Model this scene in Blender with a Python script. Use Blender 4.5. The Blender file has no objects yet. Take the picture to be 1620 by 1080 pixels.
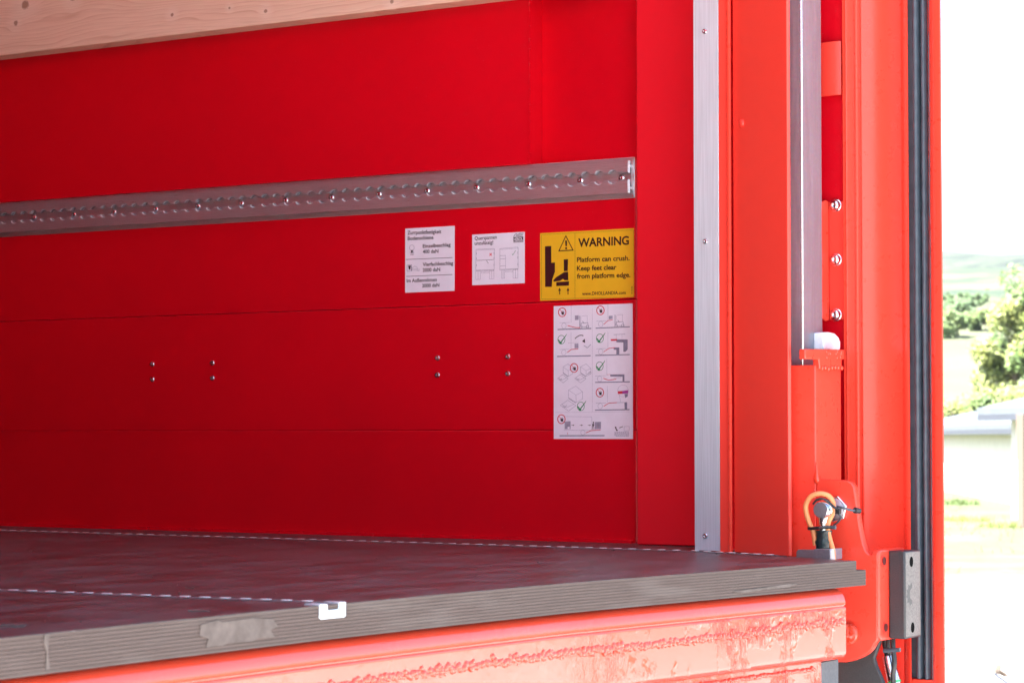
import bpy, bmesh, math, random
import numpy as np
from mathutils import Vector, Matrix, noise
random.seed(7)
sc = bpy.context.scene
C = sc.collection
EYE = 1.40                       # eye height over the ground; coordinates below are relative to the eye height

# ------------------------------------------------------------------ camera
FPX, AZ, PIT = 3875.05, 0.58143975, 0.0388049670
c_, s_ = math.cos, math.sin
FW = Vector((c_(AZ)*c_(PIT), s_(AZ)*c_(PIT), s_(PIT)))
RT = Vector((s_(AZ), -c_(AZ), 0))
UP = RT.cross(FW)
cam = bpy.data.cameras.new('camera'); camo = bpy.data.objects.new('camera', cam); C.objects.link(camo)
camo.location = (0, 0, EYE)
camo.rotation_euler = FW.to_track_quat('-Z', 'Y').to_euler()
cam.sensor_width = 36; cam.lens = FPX/1620*36; cam.clip_start = 0.05; cam.clip_end = 9000
cam.dof.use_dof = True; cam.dof.focus_distance = 3.65; cam.dof.aperture_fstop = 16
sc.camera = camo

# ------------------------------------------------------------------ sky and sun
SUN_AZ, SUN_EL = math.radians(148), math.radians(55)
w = bpy.data.worlds.new('World'); sc.world = w; w.use_nodes = True
nt = w.node_tree
sky = nt.nodes.new('ShaderNodeTexSky'); sky.sky_type = 'NISHITA'; sky.sun_disc = False
sky.sun_elevation = SUN_EL; sky.sun_rotation = math.radians(90)-SUN_AZ
sky.air_density = 1.0; sky.dust_density = 2.5; sky.ozone_density = 1.0
bg = nt.nodes['Background']; nt.links.new(sky.outputs[0], bg.inputs[0]); bg.inputs[1].default_value = 0.075
sun = bpy.data.lights.new('sun', 'SUN'); sun.energy = 4.6; sun.angle = math.radians(0.5); sun.color = (1, 0.97, 0.93)
suno = bpy.data.objects.new('sun', sun); C.objects.link(suno)
suno.rotation_euler = Vector((c_(SUN_AZ)*c_(SUN_EL), s_(SUN_AZ)*c_(SUN_EL), s_(SUN_EL))).to_track_quat('Z', 'Y').to_euler()
sc.view_settings.view_transform = 'Standard'; sc.view_settings.look = 'None'
sc.view_settings.exposure = 3.2; sc.view_settings.gamma = 1
sc.cycles.max_bounces = 10; sc.cycles.diffuse_bounces = 6

# ------------------------------------------------------------------ pixel -> real plane helpers
def ray(px, py): return FW + RT*((px-810)/FPX) - UP*((py-540)/FPX)
def onX(px, py, X): r = ray(px, py); return r*(X/r.x)
def onY(px, py, Y): r = ray(px, py); return r*(Y/r.y)
def onZ(px, py, Z): r = ray(px, py); return r*(Z/r.z)
def yat(px, X): return onX(px, 690, X).y
def xat(px, Y): return onY(px, 690, Y).x
WX = 3.3117; ZF = -0.1662

# ------------------------------------------------------------------ materials
MATS = {}
class NT:
    def __init__(s, name):
        m = bpy.data.materials.new(name); m.use_nodes = True; s.m = m; s.t = m.node_tree
        s.b = s.t.nodes['Principled BSDF']; s.tc = s.t.nodes.new('ShaderNodeTexCoord')
        MATS[name] = m
    def n(s, typ, **kw):
        nd = s.t.nodes.new(typ)
        for k, v in kw.items():
            if k.startswith('i_'):
                key = k[2:]; key = int(key) if key.isdigit() else key
                if hasattr(v, 'is_output') or isinstance(v, bpy.types.NodeSocket): s.t.links.new(v, nd.inputs[key])
                else: nd.inputs[key].default_value = v
            else: setattr(nd, k, v)
        return nd
    def link(s, a, b): s.t.links.new(a, b)
    def math(s, op, a, b=0.0, c=None):
        nd = s.n('ShaderNodeMath', operation=op)
        for i, v in enumerate([a, b] + ([c] if c is not None else [])):
            if isinstance(v, bpy.types.NodeSocket): s.link(v, nd.inputs[i])
            else: nd.inputs[i].default_value = v
        return nd.outputs[0]
    def mapping(s, scale, loc=(0, 0, 0), rot=(0, 0, 0), src=None):
        return s.n('ShaderNodeMapping', i_Vector=src or s.pos(), i_Scale=scale, i_Location=loc, i_Rotation=rot).outputs[0]
    def pos(s):
        if not hasattr(s, '_g'): s._g = s.n('ShaderNodeNewGeometry')
        return s._g.outputs['Position']
    def noise(s, scale, vec=None, detail=3, rough=0.55, out=0, dist=0):
        return s.n('ShaderNodeTexNoise', i_Vector=vec or s.pos(), i_Scale=scale, i_Detail=detail, i_Roughness=rough, i_Distortion=dist).outputs[out]
    def ramp(s, fac, stops, interp='LINEAR'):
        r = s.n('ShaderNodeValToRGB', i_Fac=fac); cr = r.color_ramp; cr.interpolation = interp
        while len(cr.elements) < len(stops): cr.elements.new(0.5)
        for e, (p, c) in zip(cr.elements, stops):
            e.position = p; e.color = (c if isinstance(c, (tuple, list)) else (c, c, c)) + ((1,) if not isinstance(c, (tuple, list)) or len(c) == 3 else ())
        return r.outputs[0]
    def mix(s, fac, a, b, blend='MIX'):
        nd = s.n('ShaderNodeMix', data_type='RGBA', blend_type=blend)
        for i, v in ((0, fac), (6, a), (7, b)):
            if isinstance(v, bpy.types.NodeSocket): s.link(v, nd.inputs[i])
            else: nd.inputs[i].default_value = v if i == 0 else tuple(v)+(1,)*(4-len(v))
        return nd.outputs[2]
    def set(s, **kw):
        for k, v in kw.items():
            key = {'color': 'Base Color', 'rough': 'Roughness', 'metal': 'Metallic', 'coat': 'Coat Weight', 'coatr': 'Coat Roughness',
                   'coatior': 'Coat IOR', 'ior': 'IOR', 'spec': 'Specular IOR Level', 'trans': 'Transmission Weight', 'sheen': 'Sheen Weight'}[k]
            if isinstance(v, bpy.types.NodeSocket): s.link(v, s.b.inputs[key])
            else: s.b.inputs[key].default_value = (tuple(v)+(1,)) if key == 'Base Color' else v
        return s
    def bump(s, h, strength=0.3, dist=0.001, normal=None):
        b = s.n('ShaderNodeBump', i_Height=h, i_Strength=strength, i_Distance=dist)
        if normal: s.link(normal, b.inputs['Normal'])
        s.link(b.outputs[0], s.b.inputs['Normal']); return b.outputs[0]

def paint(name, col, rough=0.4, dirt=0.5, peel=900, coat=0.0, coatr=0.1, coatior=1.5, bump=0.15, specks=True):
    t = NT(name)
    n1 = t.noise(3.0, detail=5); n2 = t.noise(60, detail=4)
    colv = t.mix(t.ramp(n1, [(0.35, 0.0), (0.7, 0.35*dirt)]), col, tuple(x*0.72 for x in col))
    if specks:
        sp = t.ramp(t.noise(420, detail=2, rough=0.7), [(0.735, 0.0), (0.76, 0.55*dirt)])
        colv = t.mix(sp, colv, (0.75, 0.45, 0.42))
        sc_ = t.ramp(t.noise(18, vec=t.mapping((1, 14, 1.5), rot=(0.3, 0, 0.2)), detail=6, rough=0.75), [(0.70, 0.0), (0.74, 0.25*dirt)])
        colv = t.mix(sc_, colv, (0.75, 0.3, 0.26))
    t.set(color=colv, rough=t.ramp(n2, [(0.3, rough*0.85), (0.75, min(1, rough*1.2))]))
    if coat: t.set(coat=coat, coatr=coatr, coatior=coatior)
    t.bump(t.noise(peel, detail=2), bump, 0.0006)
    if name in ('panel_red', 'post_red'): t.set(spec=0.28)
    return t
paint('panel_red', (0.70, 0.0003, 0.0105), rough=0.42, dirt=0.8, peel=700, bump=0.10)
paint('frame_red', (0.90, 0.056, 0.036), rough=0.36, dirt=0.5, peel=260, bump=0.10)
paint('post_red', (0.80, 0.010, 0.022), rough=0.40, dirt=0.4, peel=260, bump=0.10)
paint('pillar_red', (0.84, 0.060, 0.033), rough=0.30, dirt=0.15, peel=180, bump=0.08)
# beam: thick glossy paint with brushed / rough relief in places
t = NT('beam_red')
n = t.noise(26, vec=t.mapping((1.0, 1, 0.45)), detail=6, rough=0.7)
reg = t.ramp(t.noise(11, detail=4, rough=0.6), [(0.47, 0.0), (0.60, 1.0)])
xyz_ = t.n('ShaderNodeSeparateXYZ', i_0=t.pos()); xr = xyz_.outputs[0]; zr = xyz_.outputs[2]
endm = t.n('ShaderNodeMapRange', i_Value=xr, i_1=2.35, i_2=2.75).outputs[0]
endm = t.math('MULTIPLY', endm, t.n('ShaderNodeMapRange', i_Value=zr, i_1=EYE-.2265, i_2=EYE-.2290).outputs[0])
vert = t.noise(60, vec=t.mapping((1.0, 1, 0.22), rot=(0, 0.25, 0)), detail=5, rough=0.75)
vert2 = t.noise(150, vec=t.mapping((1.0, 1, 0.28), rot=(0, -0.2, 0)), detail=4, rough=0.7)
ridge = t.math('ADD', t.ramp(vert, [(0.46, 0.0), (0.54, 1.0)]), t.math('MULTIPLY', t.ramp(vert2, [(0.45, 0.0), (0.60, 1.0)]), 0.45))
h = t.math('MULTIPLY', t.math('MULTIPLY', ridge, reg), t.math('ADD', t.math('MULTIPLY', endm, 0.85), 0.06))
h2 = t.math('ADD', h, t.math('MULTIPLY', t.noise(500, detail=2), 0.03))
t.set(color=t.mix(t.ramp(n, [(0.5, 0.0), (0.8, 0.3)]), (0.74, 0.052, 0.018), (0.68, 0.036, 0.012)), rough=0.55, spec=0.2, coat=1.0, coatr=0.035, coatior=1.62)
bb = t.bump(h2, 1.0, 0.0022); t.link(bb, t.b.inputs['Coat Normal'])
# galvanised / aluminium
def metal(name, col, rough, grain=(1, 1, 1), gs=300, gb=0.1, spang=0.0, var=0.25, met=1.0):
    t = NT(name)
    n = t.noise(gs, vec=t.mapping(grain), detail=4, rough=0.7)
    cv = t.ramp(n, [(0.25, tuple(x*(1-var) for x in col)), (0.75, tuple(min(1, x*(1+var*0.3)) for x in col))])
    if spang:
        v = t.n('ShaderNodeTexVoronoi', i_Vector=t.pos(), i_Scale=260).outputs['Color']
        cv = t.mix(spang, cv, v, 'OVERLAY')
    st = t.ramp(t.noise(9, detail=5), [(0.4, 0.0), (0.75, 0.35)])
    cv = t.mix(st, cv, tuple(x*0.7 for x in col))
    t.set(color=cv, metal=met, rough=t.ramp(n, [(0.2, rough*0.7), (0.8, min(1, rough*1.3))]))
    t.bump(n, gb, 0.0004); return t
metal('rail_aluminium', (0.92, 0.90, 0.93), 0.33, (1, 0.06, 3), 500, 0.25, met=0.82)
metal('strip_aluminium', (0.93, 0.93, 0.95), 0.42, (1, 3, 0.05), 400, 0.2, var=0.12)
metal('galvanised', (0.29, 0.32, 0.38), 0.38, (1, 1, 0.04), 260, 0.3, spang=0.06, met=0.5)
metal('zinc_bright', (0.82, 0.82, 0.84), 0.24, (1, 1, 1), 300, 0.1)
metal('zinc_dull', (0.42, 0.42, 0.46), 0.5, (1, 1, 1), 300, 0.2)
t = NT('chalk_aluminium'); t.set(color=t.ramp(t.noise(150, vec=t.mapping((1, 3, 0.06)), detail=4), [(0.3, (0.52, 0.57, 0.61)), (0.7, (0.66, 0.71, 0.76))]), rough=0.45, metal=0.35)
t.bump(t.noise(600), 0.1, 0.0004)
# plywood veneers
def veneer(name, a, b):
    t = NT(name)
    n = t.noise(14, vec=t.mapping((1, 1, 40)), detail=8, rough=0.75)
    blot = t.ramp(t.noise(5, vec=t.mapping((1, 1, 6)), detail=3), [(0.55, 0.0), (0.68, 0.35)])
    cv = t.mix(blot, t.ramp(n, [(0.3, a), (0.7, b)]), (0.16, 0.13, 0.115))
    pits = t.ramp(t.noise(160, vec=t.mapping((0.4, 0.4, 2)), detail=3, rough=0.8), [(0.28, 0.75), (0.36, 0.0)])
    cv = t.mix(pits, cv, (0.07, 0.05, 0.045))
    t.set(color=cv, rough=0.75); t.bump(t.noise(260, vec=t.mapping((1, 1, 4)), detail=5), 0.5, 0.0008)
veneer('veneer_light', (0.072, 0.045, 0.036), (0.118, 0.080, 0.067))
veneer('veneer_dark', (0.045, 0.028, 0.023), (0.070, 0.046, 0.038))
t = NT('pale_filler'); t.set(color=t.ramp(t.noise(60, detail=5), [(0.3, (0.085, 0.062, 0.052)), (0.7, (0.145, 0.112, 0.096))]), rough=0.8); t.bump(t.noise(200), .4, .001)
# floor film
t = NT('floor_film')
P = t.pos()
hexv = t.n('ShaderNodeTexVoronoi', i_Vector=P, i_Scale=240, feature='DISTANCE_TO_EDGE').outputs[0]
st = t.noise(5, vec=t.mapping((1.6, 4.0, 1), rot=(0, 0, 0.58)), detail=7, rough=0.7)
st2 = t.noise(40, vec=t.mapping((1, 1, 1)), detail=4, rough=0.7)
cv = t.mix(t.ramp(st, [(0.38, 0.0), (0.66, 0.85)]), (0.042, 0.032, 0.031), (0.135, 0.124, 0.126))
cv = t.mix(t.ramp(st2, [(0.62, 0.0), (0.72, 0.35)]), cv, (0.20, 0.16, 0.18))
dust = t.ramp(t.noise(230, detail=1), [(0.74, 0.0), (0.77, 0.8)])
cv = t.mix(dust, cv, (0.55, 0.48, 0.47))
t.set(color=cv, rough=t.ramp(st, [(0.35, 0.30), (0.7, 0.42)]), spec=0.5)
b1 = t.bump(t.ramp(hexv, [(0.0, 1.0), (0.12, 0.0)]), 0.35, 0.0004)
# wood plank with knots
t = NT('spruce_wood')
KN = [(40, 8, .011), (25, 37, .0065), (272, 24, .0045), (420, 18, .0045), (115, -2, .007), (363, 13, .003), (620, 3, .005)]
sx = t.n('ShaderNodeSeparateXYZ', i_0=t.pos()); Yc, Zc = sx.outputs[1], sx.outputs[2]
disp = t.math('MULTIPLY', t.noise(2.2, vec=t.mapping((1, 0.8, 6)), detail=2), 0.09)
disp = t.math('ADD', disp, t.math('MULTIPLY', t.noise(9, vec=t.mapping((1, 0.5, 3)), detail=2), 0.012))
dark = 0.0; halo = 0.0
for (kx, ky, kr) in KN:
    k = onX(kx, ky, 3.26)
    dy = t.math('MULTIPLY', t.math('SUBTRACT', Yc, k.y), 0.75); dz = t.math('MULTIPLY', t.math('SUBTRACT', Zc, k.z+EYE), 0.85)
    d = t.math('SQRT', t.math('ADD', t.math('MULTIPLY', dy, dy), t.math('MULTIPLY', dz, dz)))
    g = t.math('EXPONENT', t.math('MULTIPLY', t.math('MULTIPLY', d, d), -1/(2*(kr*1.9)**2)))
    disp = t.math('ADD', disp, t.math('MULTIPLY', g, kr*0.9))
    dn = t.math('ADD', d, t.math('MULTIPLY', t.math('SUBTRACT', t.noise(160, detail=2), 0.5), kr*0.5))
    dark = t.math('MAXIMUM', dark, t.n('ShaderNodeMapRange', i_Value=dn, i_1=kr*0.75, i_2=kr*0.45).outputs[0])
    halo = t.math('MAXIMUM', halo, t.n('ShaderNodeMapRange', i_Value=d, i_1=kr*3.4, i_2=kr*1.0).outputs[0])
zz = t.math('ADD', Zc, disp)
ringf = t.math('FRACT', t.math('ADD', t.math('MULTIPLY', zz, 150), t.math('MULTIPLY', t.noise(30, vec=t.mapping((1, .1, 1))), 0.5)))
ring = t.ramp(ringf, [(0.0, 0.0), (0.7, 0.35), (0.92, 1.0), (1.0, 0.0)])
ring = t.math('MULTIPLY', ring, t.ramp(t.noise(12, vec=t.mapping((1, .3, 4)), detail=3), [(0.3, .25), (.7, 1.0)]))
fine = t.noise(700, vec=t.mapping((1, 0.02, 1)), detail=3)
cv = t.mix(ring, (0.88, 0.63, 0.47), (0.70, 0.41, 0.27))
cv = t.mix(t.math('MULTIPLY', halo, 0.5), cv, (0.92, 0.74, 0.60))
cv = t.mix(t.math('MULTIPLY', dark, 0.8), cv, (0.30, 0.13, 0.065))
cv = t.mix(t.ramp(fine, [(0.3, 0.25), (0.6, 0.0)]), cv, (0.5, 0.3, 0.18))
t.set(color=cv, rough=0.62); t.bump(t.math('ADD', ring, fine), 0.2, 0.0006)
def plain(name, col, rough=0.5, metal=0.0, ns=200, nb=0.15, var=0.2, **kw):
    t = NT(name); n = t.noise(ns, detail=4)
    t.set(color=t.ramp(n, [(0.3, tuple(x*(1-var) for x in col)), (0.7, tuple(min(1, x*(1+var)) for x in col))]), rough=rough, metal=metal, **kw)
    t.bump(n, nb, 0.0006); return t
plain('rubber', (0.062, 0.080, 0.100), 0.28, ns=60, nb=0.25)
plain('rubber_block', (0.030, 0.030, 0.033), 0.42, ns=500, nb=0.4)
plain('rubber_sheen', (0.15, 0.135, 0.125), 0.55, ns=420, nb=0.6, var=0.3)  # black rubber with the ground's reflection put into the grey
plain('black_plastic', (0.02, 0.02, 0.022), 0.35)
plain('tape_black', (0.02, 0.03, 0.032), 0.22, ns=130, nb=0.9)
plain('orange_cable', (0.80, 0.29, 0.105), 0.45, var=0.06)
plain('glint_white', (0.86, 0.85, 0.82), 0.5, var=0.03)  # white for the painted glints on the floor rails
plain('milky_plastic', (0.72, 0.72, 0.76), 0.55, ns=90, var=0.12)
plain('green_ring', (0.05, 0.35, 0.12), 0.4)
plain('sticker_white', (0.88, 0.86, 0.93), 0.35, ns=50, nb=0.03, var=0.03)
plain('sticker_yellow', (0.86, 0.50, 0.02), 0.35, ns=50, nb=0.03, var=0.03)
plain('ink_black', (0.03, 0.02, 0.025), 0.4)
plain('ink_brown', (0.05, 0.01, 0.012), 0.4)
plain('ink_grey', (0.24, 0.24, 0.32), 0.45)
plain('ink_lightgrey', (0.36, 0.35, 0.44), 0.45)
plain('ink_red', (0.65, 0.03, 0.06), 0.45)
plain('ink_green', (0.005, 0.24, 0.07), 0.45)
plain('ink_magenta', (0.40, 0.05, 0.35), 0.45)
plain('dull_zinc', (0.075, 0.080, 0.092), 0.6)
plain('hole_black', (0.004, 0.004, 0.004), 0.9, spec=0.05)
plain('hole_dark', (0.09, 0.008, 0.008), 0.6)
plain('roof_inside', (0.35, 0.35, 0.35), 0.6)
plain('dark_lining', (0.17, 0.022, 0.035), 0.6)
t = NT('red_light_filter'); t.t.nodes.remove(t.b)  # translucent red for the added sheet that tints the wall light
_tr = t.n('ShaderNodeBsdfTranslucent', i_Color=(0.95, 0.03, 0.06, 1)); _df = t.n('ShaderNodeBsdfDiffuse', i_Color=(0.7, 0.02, 0.03, 1)); _mx = t.n('ShaderNodeMixShader', i_0=0.12)
t.link(_tr.outputs[0], _mx.inputs[1]); t.link(_df.outputs[0], _mx.inputs[2]); t.link(_mx.outputs[0], t.t.nodes['Material Output'].inputs['Surface'])
plain('truck_grey', (0.12, 0.12, 0.12), 0.6)
# ground
t = NT('ground_mix')
big = t.noise(0.12, detail=6, rough=0.6); patch = t.noise(0.9, detail=6, rough=0.65)
grassm = t.ramp(t.math('ADD', t.math('MULTIPLY', big, 0.5), t.math('MULTIPLY', patch, 0.5)), [(0.36, 0.0), (0.52, 0.95)])
sand = t.ramp(t.noise(14, detail=8, rough=0.7), [(0.3, (0.38, 0.36, 0.335)), (0.7, (0.50, 0.475, 0.45))])
grs = t.ramp(t.noise(6, detail=8, rough=0.7), [(0.3, (0.040, 0.062, 0.016)), (0.7, (0.085, 0.100, 0.042))])
dist = t.n('ShaderNodeVectorMath', operation='LENGTH', i_0=t.pos()).outputs['Value']
near = t.n('ShaderNodeMapRange', i_Value=dist, i_1=13, i_2=26).outputs[0]
far = t.n('ShaderNodeMapRange', i_Value=dist, i_1=60, i_2=140).outputs[0]
far_sand = t.ramp(t.noise(5, detail=8, rough=0.7), [(0.3, (0.085, 0.080, 0.060)), (0.7, (0.125, 0.115, 0.092))])
cv = t.mix(t.math('MULTIPLY', grassm, near), t.mix(near, sand, far_sand), grs)
mead = t.ramp(t.noise(0.02, detail=4), [(0.4, (0.085, 0.095, 0.045)), (0.6, (0.06, 0.075, 0.03))])
cv = t.mix(far, cv, mead)
wood = t.ramp(t.noise(0.035, detail=8, rough=0.7), [(0.42, (0.020, 0.036, 0.018)), (0.57, (0.085, 0.110, 0.045))])
cv = t.mix(t.ramp(t.math('ADD', t.n('ShaderNodeMapRange', i_Value=dist, i_1=230, i_2=420).outputs[0], t.math('MULTIPLY', t.math('SUBTRACT', t.noise(0.02, detail=3), 0.5), 0.8)), [(0.45, 0.0), (0.5, 1.0)]), cv, wood)
t.set(color=cv, rough=0.95); t.bump(t.noise(30, detail=8), 0.6, 0.02)
t = NT('hill_forest')
t.set(color=t.ramp(t.noise(0.03, detail=8, rough=0.8), [(0.42, (0.010, 0.022, 0.014)), (0.56, (0.07, 0.09, 0.05))]), rough=1.0); t.bump(t.noise(0.05, detail=8, rough=.8), 1.0, 8)
def leafmat(name, a, b):
    t = NT(name); n = t.noise(0.9, detail=4)
    t.set(color=t.ramp(n, [(0.35, a), (0.65, b)]), rough=0.6)
leafmat('leaf_dark', (0.045, 0.085, 0.03), (0.08, 0.13, 0.045))
leafmat('leaf_mid', (0.07, 0.12, 0.035), (0.12, 0.17, 0.05))
leafmat('leaf_yellow', (0.12, 0.16, 0.035), (0.20, 0.22, 0.06))
leafmat('dry_weed', (0.30, 0.26, 0.16), (0.42, 0.38, 0.24))
plain('bark', (0.12, 0.09, 0.07), 0.9, ns=20)
plain('plaster_white', (0.62, 0.58, 0.54), 0.85, ns=3, var=0.06)
plain('roof_trim', (0.04, 0.045, 0.06), 0.7)
plain('roof_grey', (0.075, 0.085, 0.10), 0.7, ns=3, var=0.1)
plain('wood_dark', (0.12, 0.09, 0.07), 0.8)

# ------------------------------------------------------------------ mesh helpers
WL = {}                       # world location of every object made here (eye frame)
class MB:
    def __init__(s): s.v = []; s.f = []; s.mi = []
    def add(s, vs, fs, mi=0):
        o = len(s.v); s.v += [tuple(v) for v in vs]; s.f += [tuple(i+o for i in f) for f in fs]; s.mi += [mi]*len(fs); return s
    def box(s, a, b, mi=0):
        x0, y0, z0 = a; x1, y1, z1 = b
        return s.add([(x0,y0,z0),(x1,y0,z0),(x1,y1,z0),(x0,y1,z0),(x0,y0,z1),(x1,y0,z1),(x1,y1,z1),(x0,y1,z1)],
                     [(0,3,2,1),(4,5,6,7),(0,1,5,4),(1,2,6,5),(2,3,7,6),(3,0,4,7)], mi)
    def prism(s, pts, d, mi=0, cap=True):
        """closed polygon (3-D points) swept by vector d"""
        n = len(pts); d = Vector(d); A = [Vector(p) for p in pts]; B = [p+d for p in A]
        fs = [(i, (i+1) % n, (i+1) % n+n, i+n) for i in range(n)]
        if cap: fs += [tuple(range(n))[::-1], tuple(range(n, 2*n))]
        return s.add(A+B, fs, mi)
    def plan(s, xy, z0, z1, mi=0): return s.prism([(x, y, z0) for x, y in xy], (0, 0, z1-z0), mi)
    def tube(s, path, r, seg=10, mi=0, cap=True, scale2=1.0):
        P = [Vector(p) for p in path]; n = len(P); rr = r if isinstance(r, (list, tuple)) else [r]*n
        nrm = None; rings = []
        for i in range(n):
            tt = (P[min(i+1, n-1)]-P[max(i-1, 0)]).normalized()
            if nrm is None:
                nrm = tt.orthogonal().normalized() if abs(tt.x) > 0.99 else (Vector((1, 0, 0))-tt*tt.x).normalized()
            nrm = (nrm-tt*nrm.dot(tt)).normalized(); bn = tt.cross(nrm)
            rings.append([P[i]+(nrm*math.cos(a)*scale2+bn*math.sin(a))*rr[i] for a in [2*math.pi*k/seg for k in range(seg)]])
        vs = [v for r_ in rings for v in r_]
        fs = [(i*seg+k, i*seg+(k+1) % seg, (i+1)*seg+(k+1) % seg, (i+1)*seg+k) for i in range(n-1) for k in range(seg)]
        if cap: fs += [tuple(range(seg))[::-1], tuple(range((n-1)*seg, n*seg))]
        return s.add(vs, fs, mi)
    def lathe(s, c, axis, prof, seg=20, mi=0, hexr=False):
        """prof: list of (r, h) along axis from c"""
        c = Vector(c); a = Vector(axis).normalized(); u = a.orthogonal().normalized(); v = a.cross(u); vs = []
        for r, h in prof: vs += [c+a*h+(u*math.cos(2*math.pi*k/seg)+v*math.sin(2*math.pi*k/seg))*max(r, 1e-5) for k in range(seg)]
        n = len(prof); fs = [(i*seg+k, i*seg+(k+1) % seg, (i+1)*seg+(k+1) % seg, (i+1)*seg+k) for i in range(n-1) for k in range(seg)]
        fs += [tuple(range(seg))[::-1], tuple(range((n-1)*seg, n*seg))]
        return s.add(vs, fs, mi)
    def build(s, name, mats, parent=None, bevel=0, seg=2, ang=35, smooth=True, origin=None):
        if isinstance(mats, str): mats = [mats]
        A = np.array(s.v, float)
        if origin is None: origin = Vector(((A[:, 0].min()+A[:, 0].max())/2, (A[:, 1].min()+A[:, 1].max())/2, A[:, 2].min()))
        origin = Vector(origin)
        me = bpy.data.meshes.new(name); me.from_pydata([tuple(Vector(v)-origin) for v in s.v], [], s.f)
        bm = bmesh.new(); bm.from_mesh(me)
        bmesh.ops.recalc_face_normals(bm, faces=bm.faces); bm.to_mesh(me); bm.free()
        for m in mats: me.materials.append(MATS[m])
        if len(mats) > 1: me.polygons.foreach_set('material_index', s.mi)
        if smooth:
            me.polygons.foreach_set('use_smooth', [True]*len(me.polygons)); me.set_sharp_from_angle(angle=math.radians(ang))
        o = bpy.data.objects.new(name, me); C.objects.link(o); WL[o.name] = origin
        place(o, origin, parent)
        if bevel:
            b = o.modifiers.new('bevel', 'BEVEL'); b.width = bevel; b.segments = seg; b.limit_method = 'ANGLE'; b.angle_limit = math.radians(40)
            b.harden_normals = False
        return o
def place(o, loc, parent):
    loc = Vector(loc); WL[o.name] = loc
    if parent: o.parent = parent; o.location = loc-WL[parent.name]
    else: o.location = loc+Vector((0, 0, EYE))
def tag(o, label=None, cat=None, group=None, kind=None):
    if label: o['label'] = label
    if cat: o['category'] = cat
    if group: o['group'] = group
    if kind: o['kind'] = kind
    return o
def empty(name, loc, label=None, cat=None, group=None, kind=None):
    o = bpy.data.objects.new(name, None); C.objects.link(o); o.empty_display_size = 0.02; place(o, loc, None)
    return tag(o, label, cat, group, kind)
def clone(o, loc, parent=None, rot=None):
    c = o.copy(); C.objects.link(c); c.parent = None; place(c, loc, parent)
    if rot is not None: c.rotation_euler = rot
    return c
def part(name, label, o): o['label'] = label; return o

# ------------------------------------------------------------------ truck setting: side wall
HX = 7.4                                         # front end of the cargo space
yw = 1.945                                       # rear end of the wall panels
wall = empty('side_wall', (WX, yw, ZF), kind='structure')
def wpanel(z0, z1, x0=WX, y0=yw, y1=HX, name='wall_panel'):
    return MB().box((x0, y0, z0), (WX+0.03, y1, z1)).build(name, 'panel_red', wall, bevel=0.0012, seg=1)
wpanel(ZF-0.01, 0.0102); wpanel(0.0110, 0.2148); wpanel(0.2160, 0.4387)
y838 = yat(838, 3.3035)
wpanel(0.4389, 2.25, x0=3.3035, y0=y838, name='upper_wall_panel')
y839 = y838-0.0005
MB().plan([(3.3400, y839), (3.3135, yw+.03), (3.3125, yw-.03), (3.3425, yw-.03), (3.3425, y839)], 0.4389, 2.25).build('recessed_wall_panel', 'panel_red', wall)
MB().box((WX+0.0318, yw-.02, ZF-.02), (WX+0.037, HX, 2.25)).build('outer_skin', 'panel_red', wall)
m = MB()                                         # chipped sealing bead at the end of the upper panel
z = 0.441
while z < 0.72:
    hgt = random.uniform(.004, .016)
    m.box((3.3015, y838-0.0012-random.uniform(0, .0012), z), (3.306, y838+0.0006, z+hgt)); z += hgt+random.choice((0, 0, .003, .006))
m.build('sealing_bead', 'panel_red', wall)
m = MB()
for yy in np.arange(1.95, 6.0, 0.05):
    m.box((WX-0.006-random.uniform(0, .002), yy, ZF-0.001), (WX+0.001, yy+0.0502, ZF+0.004+random.uniform(0, .0015)))
m.build('base_sealant', 'panel_red', wall, bevel=0.001)
# small socket-head screws in the middle panel
def screw_mb(c, r=0.0040, axis=(-1, 0, 0)):
    return MB().lathe(c, axis, [(r*1.15, 0), (r*1.15, .0006), (r, .0012), (r*0.92, .0022), (r*.5, .0028), (r*.42, .0027), (r*.3, .0012), (0, .0010)], seg=14)
scr0 = None
for q in [(241,576),(241,600),(336,574),(336,598),(692,566),(692,593),(803,564),(803,591)]:
    p = onX(q[0], q[1], WX-0.0003)
    if scr0 is None: scr0 = screw_mb(p).build('screw', 'zinc_bright', wall, origin=p)
    else: clone(scr0, p, wall, rot=(random.uniform(0, 6), 0, 0))

# ------------------------------------------------------------------ floor
EDGE = [(0.83, 1.462), (1.15, 1.466), (1.4697, 1.4697), (1.68, 1.481), (1.914, 1.4885), (2.15, 1.4880), (2.3737, 1.4825), (2.52, 1.470), (2.6495, 1.4570), (2.83, 1.4400), (3.008, 1.4239)]
def ye(x): return float(np.interp(x, [a for a, b in EDGE], [b for a, b in EDGE]))
floor = empty('cargo_floor', (2.0, 1.45, ZF-0.036), kind='structure')
RIGHT = [(3.0675, 1.5535), (3.128, 1.70), (3.34, 1.71), (3.34, HX)]
def outline(off=0.0, lip=0.0):
    e = [(x, y+off) for x, y in EDGE]
    e[-1] = (e[-1][0]+lip, e[-1][1]+off*0)
    return e + [(x+lip*0.9 if i == 0 else x, y) for i, (x, y) in enumerate(RIGHT)] + [(0.83, HX)]
m = MB(); NP = 19; TH = 0.0335
zt = ZF-0.0006
m.plan(outline(0.0005), ZF-0.0006, ZF, 2)
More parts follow.
